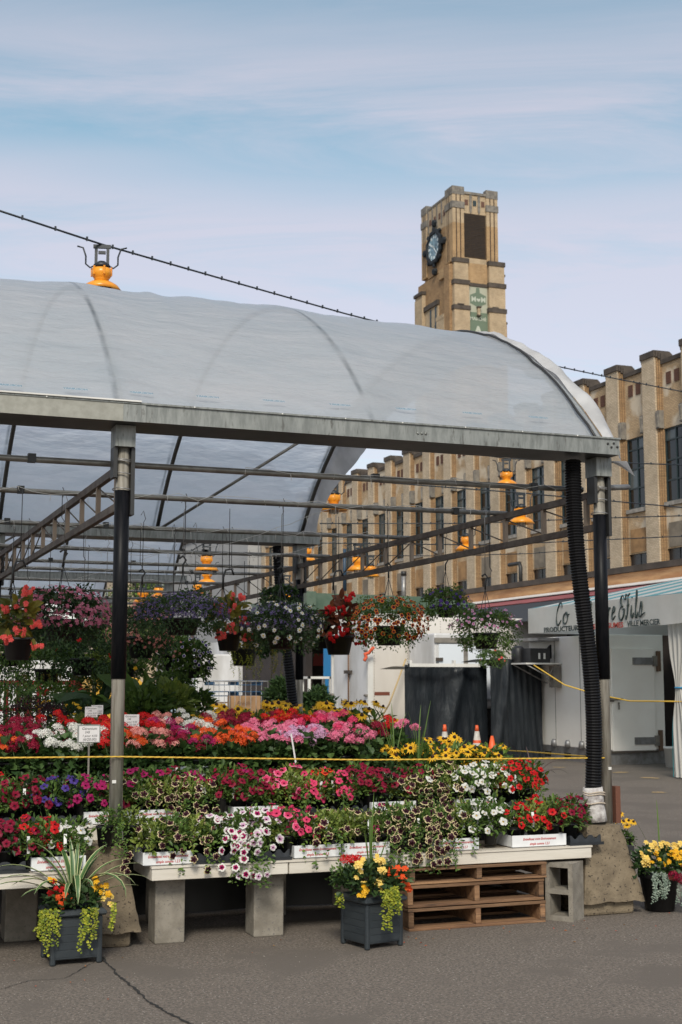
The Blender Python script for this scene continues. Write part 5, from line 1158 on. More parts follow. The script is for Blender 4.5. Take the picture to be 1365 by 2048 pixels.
# lower step trays: (pixel left, right, kind)
for a, b, k in ((-75, 62, 'b'), (66, 176, 'w')):
    xa, xb = X_at(a, 8.2), X_at(b, 8.2)
    (tray_white((xa+xb)/2, 8.215, .502, xb-xa-.03, tier=LO) if k == 'w' else tray_black((xa+xb)/2, 8.215, .502, (xb-xa)/.46, tier=LO))
for a, b, k in ((287, 388, 'w'), (392, 508, 'b'), (512, 583, 'b'), (588, 682, 'w'), (688, 780, 'w'), (868, 957, 'w'), (1022, 1131, 'w'), (1136, 1203, 'b')):
    xa, xb = X_at(a, YF1), X_at(b, YF1)
    (tray_white((xa+xb)/2, YF1+.005, T1+.002, xb-xa-.03, tier=LO) if k == 'w' else tray_black((xa+xb)/2, YF1-.0, T1+.002, max(.5, (xb-xa)/.46), tier=LO))
for a, b, k in ((-60, 55, 'b'), (60, 158, 'b'), (168, 264, 'w'), (272, 360, 'w'), (466, 560, 'w'), (566, 655, 'b'), (660, 738, 'b'), (742, 832, 'w'), (912, 993, 'w'), (998, 1082, 'b')):
    xa, xb = X_at(a, YF2), X_at(b, YF2)
    (tray_white((xa+xb)/2, YF2, T2+.002, xb-xa-.03, tier=UP) if k == 'w' else tray_black((xa+xb)/2, YF2, T2+.002, (xb-xa)/.46, tier=UP))

# ------------------------------------------------------------------ petunias: (pixel x, variety, foliage, blooms, trailing, second variety)
low = [(-30, 'burgundy', 'dark', 12, 0, None), (12, 'burgundy', 'dark', 12, 0, None), (55, 'crimson', 'mid', 9, 0, 'red'), (92, 'red', 'mid', 6, 0, None), (142, 'white', 'mid', 4, 0, None),
       (303, 'black', 'lime', 5, 0, None), (345, 'black', 'mid', 5, 0, None), (390, 'black', 'lime', 8, .8, None), (425, 'lilac', 'mid', 7, 0, 'starpink'), (462, 'starpink', 'mid', 10, .5, None), (500, 'lilac', 'mid', 11, .3, 'starpink'), (538, 'lilac', 'lime', 8, 0, 'hot'), (575, 'hot', 'mid', 10, 0, 'pink'),
       (612, 'hot', 'mid', 7, 0, 'black'), (648, 'black', 'lime', 5, .3, None), (690, 'black', 'lime', 6, 0, None), (728, 'black', 'lime', 6, 0, None), (768, 'black', 'mid', 7, .4, 'magenta'), (806, 'black', 'mid', 9, .7, None), (843, 'black', 'mid', 11, .8, None), (880, 'black', 'mid', 12, .9, None), (918, 'black', 'lime', 6, .2, None),
       (945, 'white', 'mid', 9, 0, None), (982, 'white', 'mid', 8, 0, None), (1030, 'red', 'mid', 6, 0, None), (1068, 'red', 'lime', 7, 0, None), (1104, 'red', 'mid', 6, 0, 'burgundy'), (1142, 'burgundy', 'mid', 12, 0, None)]
for px, v, fo, n, tr, mv in low:
    yf = 8.275 if px < 200 else YF1+.07
    x = X_at(px, yf); petunia(x, yf+rnd.uniform(-.01, .02), .5, v, n, fo, .95, tr, 'front', LO, mv, tagged=rnd.random() < .35)
    x2 = X_at(px+8, yf+.17); petunia(x2, yf+.19, .5, v, max(4, n-1), fo, .98, 0, 'rear', LO, mv)
upr = [(-15, 'burgundy', 'mid', 9, 0, 'red'), (22, 'crimson', 'mid', 9, 0, None), (60, 'crimson', 'dark', 9, 0, 'burgundy'), (98, 'blue', 'mid', 8, 0, 'crimson'), (128, 'blue', 'dark', 8, 0, None), (162, 'magenta', 'mid', 9, 0, None), (198, 'magenta', 'dark', 8, 0, None), (236, 'burgundy', 'lime', 6, 0, None), (262, 'black', 'mid', 8, 0, 'magenta'), (300, 'black', 'lime', 5, 0, None), (335, 'black', 'lime', 11, .8, None), (372, 'black', 'lime', 14, .9, 'white'), (408, 'black', 'lime', 9, .5, None),
       (440, 'crimson', 'mid', 9, 0, None), (474, 'crimson', 'mid', 10, 0, 'magenta'), (508, 'burgundy', 'mid', 9, 0, None), (542, 'crimson', 'lime', 5, 0, 'pink'), (576, 'pink', 'lime', 3, .15, None), (610, 'hot', 'lime', 6, .2, None), (642, 'coral', 'lime', 9, 0, 'hot'), (672, 'hot', 'mid', 7, .25, None), (706, 'burgundy', 'mid', 9, 0, None), (738, 'crimson', 'mid', 10, 0, None), (770, 'burgundy', 'dark', 9, 0, 'crimson'), (802, 'black', 'lime', 9, 0, 'crimson'), (834, 'black', 'lime', 11, .5, 'white'), (866, 'black', 'mid', 13, .9, None), (896, 'black', 'lime', 8, .6, 'white'),
       (930, 'white', 'mid', 10, 0, None), (962, 'white', 'mid', 12, 0, None), (994, 'white', 'lime', 8, 0, None), (1022, 'red', 'mid', 13, 0, None), (1052, 'red', 'mid', 12, .1, None)]
for px, v, fo, n, tr, mv in upr:
    yf = YF2+.07; x = X_at(px, yf); petunia(x, yf, T2+.01, v, n, fo, .95, tr, 'front', UP, mv, tagged=rnd.random() < .2)
    x2 = X_at(px+9, yf+.17); v2 = v if v != 'black' else 'crimson' if px < 420 and int(px) % 2 else 'magenta' if px < 420 else 'burgundy' if px < 850 else v; petunia(x2, yf+.19, T2+.03, v2, max(n, 8), 'mid' if v2 != v else fo, 1.02, 0, 'rear', UP, mv if v2 == v else None)

# ------------------------------------------------------------------ geraniums and rudbeckias on the upper steps
def geranium(x, y, z, var, n=6, h=.17, step='', lab='', sc_=1.):
    t = thing('geranium_plant', 'x', 'geranium', (x, y, z+.12), 0, f'geraniums on the {step}'); me, _ = rnd.choice(FOL['ger']); link('foliage', me, t, (0, 0, 0), (0, 0, rnd.uniform(0, 6)), (1.05*sc_, 1.05*sc_, 1.)); link('plastic_pot', potm, t, None, None, 1.2)
    pts = []; tries = 0
    while len(pts) < n and tries < 300:
        tries += 1; p = Vector((rnd.uniform(-.15, .15), rnd.uniform(-.15, .12), 0))
        if all((p-q).length > .062 for q in pts): pts.append(p)
    for p in pts: link('flower_head', rnd.choice(UMB[var]), t, (p.x*sc_, p.y*sc_, h+rnd.uniform(-.04, .035)-abs(p.x)*.2+p.y*.25), (rnd.uniform(-.1, .5), rnd.uniform(-.3, .3), rnd.uniform(0, 6)), rnd.uniform(.8, 1.15)*sc_)
    seq(t, f'{dict(hot="hot pink", orange="orange-red").get(var, var)} geranium on the {step}', 'the striped-leaf planter end', x); return t
def rudbeckia(x, y, z, n=8, h=.24, step='', sc_=1.2):
    n = int(n*1.5)
    t = thing('rudbeckia_plant', 'x', 'rudbeckia', (x, y, z+.12), 0, 'yellow rudbeckias'); me, _ = rnd.choice(FOL['rud']); link('foliage', me, t, (0, 0, 0), (0, 0, rnd.uniform(0, 6)), 1.05*sc_); link('plastic_pot', potm, t, None, None, 1.2)
    for i in range(n):
        link('flower_head', rnd.choice(RUD), t, (rnd.uniform(-.16, .16)*sc_, rnd.uniform(-.16, .14)*sc_, h+rnd.uniform(-.11, .05)), (rnd.uniform(.2, 1.0), rnd.uniform(-.5, .5), rnd.uniform(-.5, .5)), rnd.uniform(.8, 1.2)*sc_)
    seq(t, f'yellow rudbeckia on the {step}', 'the striped-leaf planter end', x); return t
row3 = [(-10, 'orange'), (22, 'crimson'), (58, 'crimson'), (95, 'white'), (132, 'white'), (172, 'white'), (205, 'red'), (240, 'orange'), (276, 'salmon'), (312, 'salmon'), (350, 'crimson'), (388, 'magenta'), (420, 'orange'), (455, 'orange'), (490, 'orange'), (522, 'pink'), (556, 'pink'), (590, 'lilac'), (622, 'lilac'), (655, 'pink'), (688, 'pink'), (720, 'pink')]
for px, v in row3: geranium(X_at(px, 9.55), 9.55+rnd.uniform(-.03, .03), .93, v, 7, .185, 'third step, front line')
row4 = [(0, 'crimson'), (40, 'crimson'), (85, 'crimson'), (130, 'white'), (165, 'white'), (205, 'red'), (250, 'red'), (290, 'red'), (322, 'magenta'), (360, 'magenta'), (395, 'white'), (430, 'orange'), (468, 'orange'), (500, 'pink'), (538, 'pink'), (572, 'pink'), (606, 'lilac'), (640, 'hot'), (672, 'pink'), (704, 'hot'), (734, 'crimson'), (762, 'red'), (788, 'pink')]
for px, v in row4: geranium(X_at(px, 9.86), 9.86+rnd.uniform(-.03, .03), .945, v, 6, .215, 'third step, rear line')
row5 = [(60, 'crimson'), (110, 'red'), (205, 'red'), (262, 'red'), (300, 'red'), (335, 'salmon'), (368, 'white'), (402, 'white'), (436, 'crimson'), (470, 'crimson'), (504, 'crimson'), (538, 'red'), (572, 'crimson'), (606, 'red'), (640, 'pink'), (672, 'hot')]
for px, v in row5: geranium(X_at(px, 10.25), 10.25+rnd.uniform(-.04, .04), .985, v, 6, .23, 'fourth step')
for px in (812, 846, 880, 915, 950, 982): rudbeckia(X_at(px, 9.55), 9.55+rnd.uniform(-.05, .05), .785, 8, .17, 'end bench, front line', 1.05)
for px in (830, 872, 915): rudbeckia(X_at(px, 9.86), 9.84, .79, 8, .22, 'end bench, rear line', 1.05)
for px in (420, 465, 510, 560, 610, 655, 700, 745): rudbeckia(X_at(px, 10.75), 10.75, 1.0, 6, .27, 'far edge of the fourth step')
for px, y, z, q in ((1228, 8.98, .39, 5), (1250, 9.08, .33, 3)):
    t = thing('rudbeckia_plant', 'x', 'rudbeckia', (X_at(px, y), y, z), 0, 'yellow rudbeckias'); link('foliage', FOL['rud'][0][0], t, (0, 0, .05), None, .45); link('plastic_pot', potm, t, (0, 0, .09))
    for i in range(q): link('flower_head', rnd.choice(RUD), t, (rnd.uniform(-.08, .08), rnd.uniform(-.08, .02), rnd.uniform(.17, .24)), (rnd.uniform(.3, 1.2), rnd.uniform(-.5, .5), 0), rnd.uniform(.8, 1.1))
    seq(t, 'low yellow rudbeckia behind the corner barrier block', 'the corner post', px)
r_ = thing('rudbeckia_bloom', 'single tall yellow rudbeckia bloom beside the corner post', 'flower', at(1222, 1590, Y=8.9))
link('flower_head', RUD[0], r_, (0, 0, 0), (R(75), 0, R(15)), 1.15); G().tube([(0, .02, 0), (.04, .04, -.1), (.09, .05, -.25), (.10, .05, -.42)], .003, 5).obj('stem', [stemm], r_)
ps = thing('plant_stand', 'low dark stand behind the corner barrier block holding rudbeckias', 'stand', (5.5, 9.0, 0)); G().box(-.25, -.1, .34, .25, .25, .38).obj('stand_top', [dark], ps)
for x in (-.22, .2):
    for y in (-.08, .2): G().box(x, y, 0, x+.03, y+.03, .339).obj('leg', [dark], ps)
for px, y, z in ((382, 9.43, .932),): tray_white(X_at(px, y), y-.005, z, .30, tier='third step')
# two pots on the concrete barrier block
for px, tr, lab in ((212, 1, 'black pot of half-withered petunia on the concrete barrier block, by the steel post'), (264, 0, 'black pot of pale-leaved petunia on the concrete barrier block edge')):
    x = X_at(px, 8.42); t = thing('potted_petunia', lab, 'potted plant', (x, 8.44, .72)); me, paths = FOL['trail'][0] if tr else FOL['pet_lime'][0]
    link('foliage', me, t, (.05 if tr else 0, -.03, 0), None, (.8, .8, .75)); link('plastic_pot', potm, t, (0, 0, 0), None, (1, 1, 1.15))
    if tr:
        for q in ((.09, -.12, -.10), (.11, -.13, -.20), (.13, -.13, -.16), (.12, -.13, -.26), (.10, -.12, -.24)): link('bloom', rnd.choice(PET['black']), t, q, (R(85), 0, rnd.uniform(-.5, .5)), .9)
for px, z in ((975, .5), (1000, .5)):
    pass

# ------------------------------------------------------------------ strap leaves and planters
vari = bpy.data.materials.new('leaf_striped'); vari.use_nodes = True; nt = vari.node_tree; b = nt.nodes['Principled BSDF']; b.inputs['Roughness'].default_value = .45
uvn = nt.nodes.new('ShaderNodeAttribute'); uvn.attribute_name = 'edge'; rg = nt.nodes.new('ShaderNodeMapRange'); nt.links.new(uvn.outputs['Fac'], rg.inputs[0]); rg.inputs[1].default_value = .60; rg.inputs[2].default_value = .75
mc = nt.nodes.new('ShaderNodeMix'); mc.data_type = 'RGBA'; nt.links.new(rg.outputs[0], mc.inputs[0]); mc.inputs[6].default_value = (.05, .11, .03, 1); mc.inputs[7].default_value = (.46, .48, .24, 1); nt.links.new(mc.outputs[2], b.inputs['Base Color'])
def straps(name, items, mat, parent):
    """items: (azimuth, length, width, lift, droop); each leaf is one object"""
    for az, ln, w, lift, droop in items:
        V, F, E = [], [], []; n = 10; d = Vector((math.cos(az), math.sin(az), 0)); s = Vector((-d.y, d.x, 0)); p = Vector((0, 0, 0)); el = lift
        for i in range(n+1):
            t = i/n; ww = w*(.55+.9*t)*(1-t**3.5)/1.15+.0008
            up = Vector((0, 0, 1))*math.cos(el)-d*math.sin(el)
            for q, e in ((-1, 1.), (-.45, .3), (0, 0.), (.45, .3), (1, 1.)): V.append(p+s*ww*q+up*ww*abs(q)*.35); E.append(e)
            p = p+(d*math.cos(el)+Vector((0, 0, 1))*math.sin(el))*(ln/n); el -= droop/n*(.5+1.2*t)
        F = [(i*5+j, i*5+j+1, (i+1)*5+j+1, (i+1)*5+j) for i in range(n) for j in range(4)]
        g = G().add(V, F, 0, True); me = g.mesh(name, [mat]); at_ = me.attributes.new('edge', 'FLOAT', 'POINT'); at_.data.foreach_set('value', E); link(name, me, parent)
planm = M('planter_grey_blue', (.020, .027, .033), .5, var=(3, 4), c2=(.028, .035, .040), bump=(90, .15, .003))
def planter(lab, x, y, w, h, rz):
    t = thing('square_planter', lab, 'planter', (x, y, 0), rz, 'grey-blue square planters'); hw = w/2
    g = G(); n = 6; b0 = .80
    g.box(-hw*.93, -hw*.93, .03, hw*.93, hw*.93, h-.03, tx=-0.0, ty=0.); o = bevel(g.obj('planter_body', [planm], t), .006)
    for i in range(5):
        z = .045+i*(h-.09)/5; 
        for k in range(4): bevel(G().box(-hw*.78, -hw*.945, z, hw*.78, -hw*.932, z+(h-.09)/5-.006, T=Matrix.Rotation(k*math.pi/2, 4, 'Z')).obj('panel_slat', [planm], t), .002)
    for k in range(4): bevel(G().box(-hw*.97, -hw*.97, 0, -hw*.76, -hw*.76, h-.03, T=Matrix.Rotation(k*math.pi/2, 4, 'Z')).obj('corner_leg', [planm], t), .01, 2)
    g = G()
    for k in range(4): g.prism([(-hw*1.0, h-.029), (-hw*1.10, h-.02), (-hw*1.10, h-.005), (-hw*.98, h+.012), (-hw*.86, h+.012), (-hw*.86, h-.029)], -hw*1.06, hw*1.06, 'y') if k == 0 else None
    g = G(); g.grid(lambda u, v: (lambda q, r, z: ((q < 1)*(-r+2*r*q) if False else 0, 0, 0))(0, 0, 0), 1, 1); g = G()
    prof = [(.93, h-.030), (1.06, h-.028), (1.10, h-.018), (1.09, h-.006), (1.0, h+.010), (.90, h+.012), (.86, h-.02)]
    V = [(sx*hw*r, sy*hw*r, z) for r, z in prof for sx, sy in ((-1, -1), (1, -1), (1, 1), (-1, 1))]
    g.add(V, [(i*4+j, i*4+(j+1) % 4, (i+1)*4+(j+1) % 4, (i+1)*4+j) for i in range(len(prof)-1) for j in range(4)]); bevel(g.obj('planter_rim', [planm], t), .004, 2)
    G().box(-hw*.86, -hw*.86, h-.05, hw*.86, hw*.86, h-.025).obj('soil', [M('soil', (.02, .014, .01), 1.)], t)
    return t
def trails(parent, specs, mat, lf=(.022, .022), nm='trailing_stem'):
    for x, y, z, ln, n in specs:
        lv = Leaves(); m = int(ln/.0100)
        for k in range(n):
            t = np.linspace(0, 1, m); w = np.cumsum(nr.normal(size=m)*.004); Q = np.stack([x+nr.uniform(-.045, .045)+w, np.full(m, y)-.02*np.sin(t*3)+nr.uniform(-.02, .02), z+.02-t*ln*nr.uniform(.35, 1.)], 1)
            sd_ = np.where(np.arange(m) % 2, 1., -1.); D = np.stack([sd_, np.full(m, -.3), nr.normal(size=m)*.3], 1); lv.put(Q, D, np.tile([0, -1., .5], (m, 1))+nr.normal(size=(m, 3))*.3, nr.uniform(.4, 1.0, m)*lf[0], nr.uniform(.4, 1.0, m)*lf[1]*.9, 0)
        link(nm, lv.mesh(nm, [mat], True), parent)
def leafmass(parent, n, c, r, Ln, Wd, mat, nm='foliage'):
    lv = Leaves(); d = sph(n, .3); P = d*(nr.uniform(.3, 1, n)**.5)[:, None]*np.array(r)+np.array(c); D = d+nr.normal(size=(n, 3))*.5; D[:, 2] += .2; Nn = nr.normal(size=(n, 3))*.4; Nn[:, 2] += 1
    lv.put(P, D, Nn, Ln*nr.uniform(.6, 1.2, n), Wd*nr.uniform(.7, 1.2, n)); return link(nm, lv.mesh(nm, [mat]), parent)
pl1 = planter('grey-blue square planter with striped strap leaves, in front of the concrete barrier block', 1.40, 8.13, .31, .30, R(2))
lf = thing('striped_plant', 'arching green and cream strap-leaved plant in the front planter', 'strap-leaf plant', (1.40, 8.10, .31))
items = [(R(a), ln*1.12, w*1.25, R(l), R(dr)) for a, ln, w, l, dr in ((150, .52, .017, 70, 95), (170, .50, .015, 55, 80), (185, .48, .013, 50, 85), (200, .52, .014, 38, 60), (165, .42, .016, 78, 60), (120, .40, .018, 82, 50), (95, .36, .014, 85, 30), (60, .40, .014, 75, 50), (70, .36, .015, 82, 35), (35, .40, .017, 72, 60), (20, .42, .012, 60, 75), (5, .46, .010, 52, 70), (-10, .44, .011, 45, 72), (-25, .42, .015, 62, 120), (-40, .46, .018, 70, 170), (-95, .46, .017, 76, 190), (-110, .32, .014, 72, 150), (-140, .38, .015, 62, 120), (-160, .42, .014, 52, 85), (140, .36, .014, 62, 60), (215, .40, .013, 40, 70), (-70, .30, .013, 80, 140), (45, .34, .012, 60, 40), (110, .34, .015, 75, 30), (-5, .36, .009, 30, 40), (160, .3, .012, 40, 50))]
straps('strap_leaf', items, vari, lf)
mf = thing('mixed_flowers', 'red and yellow flowers with trailing golden leaves in the striped-leaf planter', 'mixed flowers', (1.40, 8.11, .30))
leafmass(mf, 260, (0, -.02, .03), (.17, .14, .10), .05, .035, L_dark)
for c, dirs, n in (('red', (-.10, -.08, .13), 5), ('orange', (-.07, -.12, .06), 6), ('gold', (.15, -.06, .12), 9), ('yellow', (.18, -.08, .06), 5), ('gold', (-.12, -.04, .18), 2)):
    for i in range(n): link('bloom', rnd.choice(ROS[c]), mf, Vector(dirs)+Vector((rnd.uniform(-.045, .045), rnd.uniform(-.03, .03), rnd.uniform(-.045, .05))), (R(rnd.uniform(30, 85)), 0, rnd.uniform(-.6, .6)), rnd.uniform(.6, .95))
trails(mf, [(-.185, -.15, .0, .26, 5), (-.15, -.16, -.0, .22, 4), (.07, -.185, .0, .24, 4), (.11, -.185, .0, .20, 2), (.175, -.16, .02, .20, 2)], L_chart)
pl2 = planter('grey-blue square planter of yellow and red flowers before the brown pallets', 3.215, 7.93, .29, .30, R(14))
mf2 = thing('mixed_flowers', 'yellow and orange-red blooms with golden trailing leaves and upright reeds, before the pallets', 'mixed flowers', (3.205, 7.92, .305))
leafmass(mf2, 420, (0, -.02, .06), (.23, .19, .13), .055, .04, L_dark); leafmass(mf2, 120, (-.18, 0, .08), (.10, .1, .12), .03, .015, L_mid); leafmass(mf2, 100, (.17, .02, .08), (.10, .1, .12), .03, .015, L_mid)
for c, q, n, s in (('yellow', (-.06, -.15, .14), 14, (.10, .03, .07)), ('yellow', (.0, -.02, .21), 7, (.07, .03, .02)), ('gold', (-.12, -.17, .05), 6, (.03, .02, .03)), ('yellow', (-.03, -.18, .08), 3, (.02, .02, .02)), ('orange', (.12, -.10, .13), 11, (.06, .03, .04)), ('orange', (.21, -.08, .06), 5, (.03, .03, .03))):
    for i in range(n): link('bloom', rnd.choice(ROS[c]), mf2, Vector(q)+Vector((rnd.uniform(-s[0], s[0]), rnd.uniform(-s[1], s[1]), rnd.uniform(-s[2], s[2]))), (R(rnd.uniform(30, 80)), 0, rnd.uniform(-.6, .6)), rnd.uniform(.75, 1.15))
for i in range(3): link('flower_head', rnd.choice(UMB['red']), mf2, (-.16+i*.04, .02, .215), (rnd.uniform(0, .4), 0, 0), .85)
trails(mf2, [(-.03, -.21, .03, .12, 3), (.05, -.215, .03, .26, 5), (.09, -.215, .05, .20, 4), (-.24, .0, .0, .12, 2)], L_chart, (.026, .024))
straps('reed_leaf', [(R(a), ln, .007, R(l), R(d)) for a, ln, l, d in ((90, .50, 89, 4), (40, .62, 87, 4), (150, .44, 87, 6), (0, .60, 86, 5), (200, .40, 85, 8), (20, .38, 70, 10), (60, .5, 88, 3))], L_mid, mf2)
pl3 = thing('round_pot', 'dark pot of yellow and dark red flowers beside the corner barrier block', 'flower pot', (5.60, 8.36, 0)); link('pot', potbig, pl3, (0, 0, .26), None, (1.2, 1.2, 1.5))
mf3 = thing('mixed_flowers', 'yellow and dark red blooms with silvery trailing leaves beside the corner barrier block', 'mixed flowers', (5.60, 8.34, .27))
leafmass(mf3, 420, (0, 0, .02), (.23, .2, .16), .05, .035, L_dark); leafmass(mf3, 260, (.16, .0, .0), (.14, .1, .16), .04, .03, L_mid)
trails(mf3, [(x, -.17, -.0, .27, 4) for x in (-.14, -.1, .06, .11, .16, .2)], L_silver, (.024, .022))
for c, q, n, s in (('yellow', (-.02, -.07, .19), 22, (.15, .07, .03)), ('gold', (-.04, -.16, .12), 16, (.14, .03, .05)), ('yellow', (-.18, -.1, .10), 8, (.03, .05, .05))):
    for i in range(n): link('bloom', rnd.choice(ROS[c]), mf3, Vector(q)+Vector((rnd.uniform(-s[0], s[0]), rnd.uniform(-s[1], s[1]), rnd.uniform(-s[2], s[2]))), (R(rnd.uniform(10, 75)), 0, rnd.uniform(-.6, .6)), rnd.uniform(.75, 1.1))
for q in ((-.03, -.2, .0), (.03, -.2, -.02), (.06, -.19, -.04), (.08, -.18, .05), (.15, -.1, .12)): link('flower_head', rnd.choice(UMB['crimson']), mf3, q, (R(70), 0, rnd.uniform(-.5, .5)), .85)
straps('reed_leaf', [(R(80), .5, .006, R(88), R(5)), (R(160), .42, .004, R(68), R(10))], L_mid, mf3)
rg = thing('red_grass', 'dark red arching grass behind the burgundy petunias by the drain hose', 'grass plant', (5.0, 9.1, .80)); straps('grass_blade', [(R(a), ln, .006, R(l), R(d)) for a, ln, l, d in ((180, .42, 70, 80), (165, .36, 75, 60), (200, .40, 60, 90), (150, .30, 82, 40), (0, .38, 70, 90), (20, .34, 62, 110), (-20, .36, 66, 120), (190, .30, 50, 60), (175, .5, 78, 60), (90, .34, 85, 30))], M('grass_red', (.05, .018, .02), .5), rg)
for px, y, lab in ((790, 9.5, 'tuft of upright green reeds among the geraniums and rudbeckias'), (838, 9.35, 'second tuft of green reeds beside the rudbeckias')):
    t = thing('reed_tuft', lab, 'reeds', (X_at(px, y), y, .95)); straps('reed_leaf', [(R(rnd.uniform(0, 360)), rnd.uniform(.3, .55), .005, R(rnd.uniform(68, 88)), R(rnd.uniform(0, 25))) for i in range(8)], L_mid, t)

# ------------------------------------------------------------------ hand-written price cards
cardm = M('card_white', (.62, .60, .60), .6); inkm = M('ink', (.03, .03, .035), .7)
for px, py, y, w, h, lab, stk in ((179, 1468, 9.2, .135, .105, 'lower price card in a clear sleeve, just before the white geraniums', .45), (183, 1424, 10.4, .095, .08, 'small price card above the one in a sleeve', .3), (195, 1420, 10.5, .09, .075, 'price card half hidden behind the small one', .3), (262, 1441, 10.1, .125, .09, 'price card standing next to the steel post above red geraniums', .3)):
    p = at(px, py, Y=y); t = thing('price_card', lab, 'price card', p, R(rnd.uniform(-6, 3)-8))
    G().box(-w/2, 0, -h/2, w/2, .003, h/2).obj('card', [cardm], t)
    if w > .13: G().box(-w/2-.012, .0035, -h/2-.006, w/2+.006, .006, h/2+.01).obj('sleeve', [M('clear_grey', (.22, .23, .22), .3)], t)
    G().box(-.006, .0065, -h/2-stk, .006, .011, h/2).obj('stake', [stone_g], t)
    for i, (s, dx, sz) in enumerate((('Géranium', .0, .24), ('24$', -.1, .2), ('1 pour 4.50', .02, .2), ('(6/20.00)', .02, .24))): text('handwriting', s, h*sz, inkm, t, (dx*w, -.0008, h*(.34-.23*i)), (R(90), 0, 0), shear=.2, extr=.0002)
p = at(588, 1500, Y=9.35); tag(G().box(-.006, 0, -.10, .006, .003, .12, T=Matrix.Translation(p) @ Matrix.Rotation(R(-10), 4, 'Y')).obj('label_stake', [cardm]), 'tilted white label stake among the pink geraniums', 'label stake')
# ------------------------------------------------------------------ hanging baskets
hookm = dark
def basket(px, py, wpx, hpx, Y, lab, fol, fl_, hang=3.03, zoff=.0, leaf=(.03, .014), n=900, cat='hanging basket', pot=True, trail=None, wires=True, hookcol=None):
    p = at(px, py, Y=Y); s = Y/math.cos(0)/2681*1.07; rx, rz = wpx/2*s, hpx/2*s
    t = thing('hanging_basket', lab, cat, p, 0, 'hanging flower baskets'); q = rx*.38; n = int(n*1.7); leaf = (leaf[0]*1.4, leaf[1]*1.5)
    lv = Leaves(); d = sph(n, .75); k = nr.uniform(.3, 1, n)**.45*(1+.2*np.sin(d[:, 0]*5+px)*np.cos(d[:, 1]*4)+.13*np.sin(d[:, 2]*6+d[:, 0]*4+px)); P = d*k[:, None]*np.array([rx, rx, rz])
    P[:, 2] = np.maximum(P[:, 2], -rz*1.0); o_ = np.hypot(P[:, 0], P[:, 1]) > rx*.5; P[:, 2] -= o_*rz*nr.uniform(0, .45, n)*(P[:, 2] < 0)
    inner = (np.hypot(P[:, 0], P[:, 1]) < rx*.33) & (P[:, 2] < -rz*.8); P = P[~inner]; d = d[~inner]; n = len(P)
    D = d+nr.normal(size=(n, 3))*.6; D[:, 2] -= .15; Nn = nr.normal(size=(n, 3))*.4; Nn[:, 2] += 1; lv.put(P, D, Nn, leaf[0]*nr.uniform(.6, 1.2, n), leaf[1]*nr.uniform(.7, 1.2, n), 0)
    link('foliage', lv.mesh('foliage', [fol], n < 700), t)
    if pot: G().lathe([(q*.78, -rz*.98), (q*1.02, -rz*.3), (q*1.1, -rz*.3), (q*1.1, -rz*.2)], 18).obj('basket_pot', [pot_m], t)
    zt = min(hang-p.z, 2.)
    if wires:
        zk = rz*1.0+.16
        for a in (0, 2.1, 4.2): G().tube([(math.cos(a)*q, math.sin(a)*q, -rz*.35), (0, 0, zk)], .003, 4).obj('basket_wire', [hookm], t)
        G().tube([(0, 0, zk), (0, 0, zk+.06), (.025, 0, zk+.10), (0, 0, zk+.13), (-.03, 0, zk+.11)], .008, 6).obj('hook', [hookm], t)
        if zt > zk+.15: G().tube([(0, 0, zk+.12), (.004, 0, zt-.06), (.02, 0, zt-.03), (.0, 0, zt+.04), (-.02, 0, zt)], .003, 5).obj('hanging_wire', [alum if rnd.random() < .6 else hookm], t)
    for meshes, m, sc_, low, mind, nm in fl_:
        if m > 320 or nm == 'stuffbloom':
            # past what one could pick out singly: joined
            V, F, mi = [], [], []; o = 0; src = meshes[0]; sv = np.empty(len(src.vertices)*3); src.vertices.foreach_get('co', sv); sv = sv.reshape(-1, 3); sf = [tuple(pl.vertices) for pl in src.polygons]; sm_ = [pl.material_index for pl in src.polygons]
            g = G()
            for i in range(m):
                a = rnd.uniform(0, 6.283); z = rnd.uniform(low, 1); r = math.sqrt(1-z*z); dd = Vector((r*math.cos(a), r*math.sin(a), z)); pos = Vector((dd.x*rx, dd.y*rx, dd.z*rz))*rnd.uniform(.9, 1.1); nv = (dd+Vector((rnd.uniform(-.4, .4), rnd.uniform(-.4, .4)-.3, rnd.uniform(-.2, .5)))).normalized(); T = Matrix.Translation(pos) @ nv.to_track_quat('Z', 'Y').to_matrix().to_4x4() @ Matrix.Scale(sc_*rnd.uniform(.7, 1.2), 4)
                k0 = len(g.v); g.v += [tuple(T @ Vector(c)) for c in sv]; g.f += [tuple(i2+k0 for i2 in f) for f in sf]; g.m += sm_; g.s += [False]*len(sf)
            tag(g.obj('blossom', list(src.materials), t), kind='stuff')
        else: place_blooms(t, meshes, spread_dirs(m, low, 0, mind), rx, rz, 0, sc_, nm=nm, tilt=(0, -.35, .15))
    if trail: trails(t, trail[0], trail[1], trail[2])
    return t
def mini(name, m, r=.012, petals=4, dark_=None):
    g = G()
    for i in range(petals):
        a = i*6.283/petals; T = Matrix.Rotation(a, 4, 'Z'); g.add([T @ Vector(p) for p in ((0, 0, 0), (r*.6, -r*.35, r*.2), (r, 0, 0), (r*.6, r*.35, r*.2))], [(0, 1, 2, 3)])
    return g.mesh(name, [m])
mm_mauve, mm_purp, mm_blue = [mini('bloom', F_mauve, .016, 5)], [mini('bloom', M('petal_lobelia', (.10, .065, .20), .6, isl=(.17, .12, .28), transl=.2), .011, 3)], [mini('bloom', F_yel, .02, 6)]
mm_pk = [mini('bloom', F_sal, .016, 5)]
basket(125, 1228, 172, 100, 10.4, 'mauve-flowered hanging basket nearest the black sleeve of the steel post', L_dark, [(mm_mauve, 520, 1.15, -.5, 0, 'stuffbloom')], leaf=(.032, .015), n=1500)
